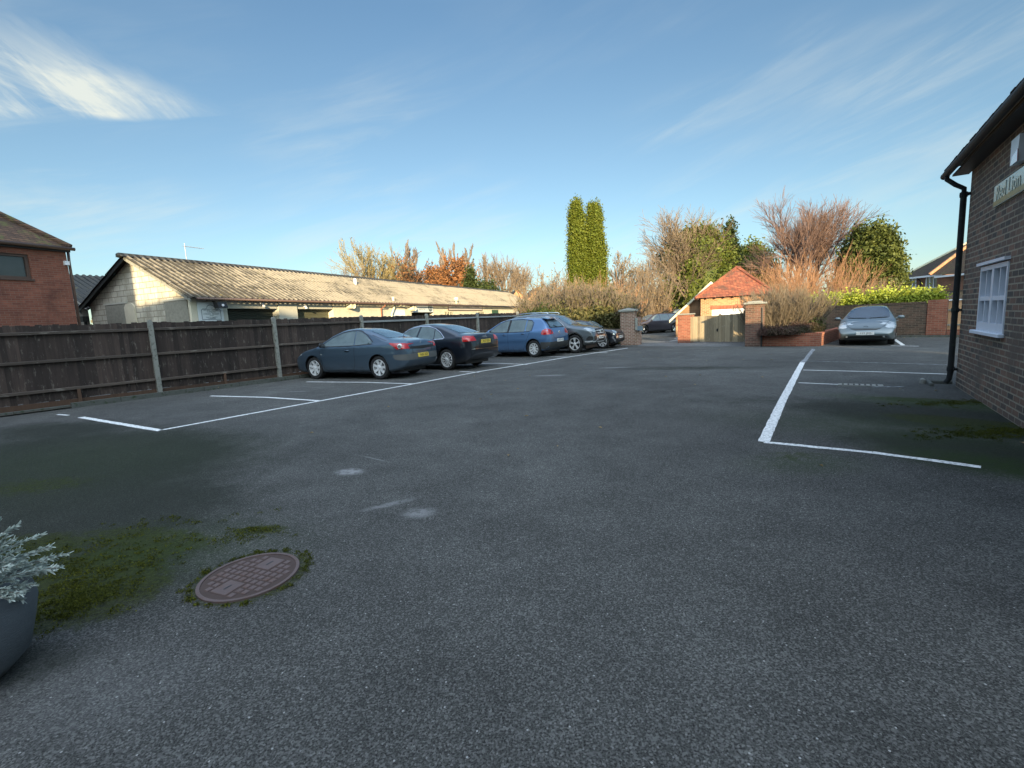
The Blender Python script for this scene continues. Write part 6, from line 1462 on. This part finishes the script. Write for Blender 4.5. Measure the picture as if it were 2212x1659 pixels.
for i,(px,tp_,Y,lb) in enumerate(((1070,541,90,'leftmost tall bare grey tree of the right-hand group'),(1094,541,92,'middle tall bare grey tree of the right-hand group'),(1124,560,94,'smaller bare grey tree at the right of its group'))):
    bt(lb,px,tp_,Y,70+i,M['bark_pale'],spread=.36,kids=(4,5),multi=2,trop=.20,minr=.024,group='bare grey trees right of the conifer',leaf=M['bark_pale'],nleaf=800,lsize=.25,ratio=.72)
for i,(px,tp_,Y,lb) in enumerate(((1340,540,62,'thin bare tree just right of the columnar conifers'),(1385,528,64,'taller thin bare grey tree left of the ivy tree'),(1200,590,60,'faint bare tree left of the columnar conifers'))):
    bt(lb,px,tp_,Y,80+i,M['bark_pale'] if i!=1 else M['bark_grey'],spread=.5,kids=(4,6),trop=.12,minr=.016,group='thin bare trees near the columnar conifers',ratio=.72,leaf=M['l_buff'] if i==0 else None,nleaf=900,lsize=.2)
# ---- right-hand group
bt('large bare grey-tan tree with spreading limbs above the ivy mass',1490,432,44,91,M['bark_pale'],spread=.55,kids=(5,6),multi=3,minr=.013,ratio=.74,trop=.10,name='bare_tree',tl=.36)
wood_crown('ivy_tree','broad olive-green ivy-clad tree filling the middle of the right-hand group',gp(1508,45.5),hz_(1515,492,45.5),3.7,92,M['l_ivy'],22000,.24,'round',lump=.30,thick=.5)
wood_crown('conical_conifer','ragged dark conical conifer at the right shoulder of the ivy tree',gp(1575,47),hz_(1576,488,47),2.3,93,M['l_dark'],10000,.26,'cone',lump=.28,thick=.4)
wood_crown('ivy_tree','lower ivy-covered mound left of the garage roof',gp(1500,45),hz_(1500,575,45),2.5,94,M['l_ivy'],12000,.20,'cone',lump=.25,thick=.4)
wood_crown('yellow_shrub','narrow yellow-green shrub behind the rear yard fence',gp(1437,47),hz_(1437,612,47),.95,95,M['l_yellow'],4500,.17,'round',lump=.25,cat='shrub')
wood_crown('ivy_tree','rounded olive evergreen between the conical conifer and the pinkish bare tree',gp(1622,50),hz_(1620,530,50),2.7,96,M['l_ivy'],9000,.26,'round',lump=.25)
stems('sunlit_shrub','tall orange-buff bare thicket behind the capped pier',gp(1392,40),hz_(1392,575,40),1.9,1.6,97,150,M['bark_pale'],M['l_buff'],3500,.11,fan=.30,minr=.012,kids=4,lowleaf=.1)
stems('sunlit_shrub','golden arching shrub at the foot of the thicket in the rear yard',gp(1405,43),hz_(1405,648,43),1.6,1.0,98,130,M['bark_orange'],M['l_buff'],7000,.10,fan=.55,minr=.013,kids=4,lowleaf=.0)
bt('tall rounded bare tree with pinkish-grey twigs on the right',1724,402,40,101,M['bark_pink'],spread=.46,maxlev=4,kids=(6,7),multi=3,minr=.0085,ratio=.72,trop=.07,name='bare_tree',tl=.30,leaf=None)
wood_crown('yew_tree','broad dense olive-green yew behind the laurel hedge',gp(1872,36),hz_(1890,492,36),2.12,102,M['l_yew'],30000,.22,'round',lump=.20,thick=.35,up=.5)
wood_crown('dark_conifer','dark shaded conifer between the yew and the tiled house',gp(1922,40),hz_(1938,610,40),.8,103,M['l_dark'],5000,.22,'round',lump=.2)
stems('willow_shrub','orange-red upright willow stems catching the sun above the planter shrub',gp(1748,28),hz_(1745,545,28),3.1,1.2,104,130,M['bark_orange'],None,0,.08,fan=.62,minr=.0075,kids=5)
stems('sunlit_shrub','golden bare shrub between the willow and the garage roof',gp(1668,31),hz_(1668,570,31),1.6,1.0,105,110,M['bark_orange'],M['l_buff'],2000,.09,fan=.5,minr=.008,kids=4,lowleaf=.1)
stems('variegated_shrub','buff-leaved shrub standing above the laurel hedge',gp(1858,27.5),hz_(1858,604,27.5),2.4,.8,106,150,M['bark_pale'],M['l_buff'],6000,.10,fan=.5,minr=.009,kids=4,lowleaf=.0)
# planter contents
pcx,pcy=at(1694,715,20.4)[:2]
stems('planter_shrub','grey-brown twiggy shrub in the raised planter',(pcx,pcy),hz_(1694,618,20.4)-.45,1.85,1.2,110,300,M['bark_drab'],M['l_shrub'],1500,.05,fan=.55,minr=.0062,kids=6,base=.45)
for i,(px,Y,w,h) in enumerate(((1668,18.9,.55,.30),(1705,18.7,.75,.34),(1738,19.0,.6,.42))):
    q=at(px,715,Y); o=wood_crown('heather_clump','dark reddish heather clump, '+('next to the tall pier','in the middle of the planter front','at the planter corner')[i],(q.x,q.y),h,w,120+i,M['l_heather'],5000,.05,'round',lump=.15,base=.0,cat='plant',group='heather clumps in the planter'); o.location.z=.42
q=at(1762,715,19.2); o=wood_crown('evergreen_plant','small green leafy plant at the back corner of the planter',(q.x,q.y),.42,.28,125,M['l_dark'],900,.08,'round',lump=.2,cat='plant'); o.location.z=.42
# laurel hedge over the wall
hm=w0+ (w1-w0)*.46-wn_*1.3
o=wood_crown('laurel_hedge','bright yellow-green clipped laurel hedge above the old wall',(hm.x,hm.y),hz_(1880,637,hm.y),2.75,130,M['l_laurel'],32000,.115,'hedge',lump=.05,base=.8,cat='hedge',y=.19,thick=.5); o.rotation_euler=(0,0,math.atan2(wd.y,wd.x))
# far wood behind everything
def far_wood():
    rs=np.random.default_rng(5); N=26000; X=rs.uniform(-190,230,N); Y=125+rs.uniform(0,14,N)+.06*X; hh=5.5+2.2*np.sin(X*.11)+1.5*np.sin(X*.37+1)+1*np.sin(X*.9); Z=rs.random(N)**.7*hh
    V,F=leaves(np.stack([X,Y,Z],1),np.full(N,1.1),5,.7); return tag(np_mesh('far_wood',V,F,M['far']),'low brownish mass of woodland along the skyline','trees',kind='stuff')
M['far']=leafmat('distant bare woodland',(.11,.085,.05),(.17,.13,.07),(.07,.08,.04),trans=0)
far_wood()

# ---------------- the neighbours' houses behind the camera, whose shade covers the car park ----------------
def shade_house(label,x,y,w,d,eave,rise,rot=0):
    o=thing('house',label,'house',(x,y,0),rot,None)
    b=MB(); b.prism([(-w/2,0),(w/2,0),(w/2,eave),(-w/2,eave)],'y',0,d); b.build('wall',M['redbrick'],o)
    b=MB(); v=[(-w/2-.3,-.3,eave),(w/2+.3,-.3,eave),(w/2+.3,d+.3,eave),(-w/2-.3,d+.3,eave),(-w/2+rise*.8,d/2,eave+rise),(w/2-rise*.8,d/2,eave+rise)]
    b.add(v,[(0,1,5,4),(2,3,4,5),(1,2,5),(3,0,4),(3,2,1,0)]); b.build('roof',M['tilemoss'],o); return o
for h in HOUSES: shade_house(*h)
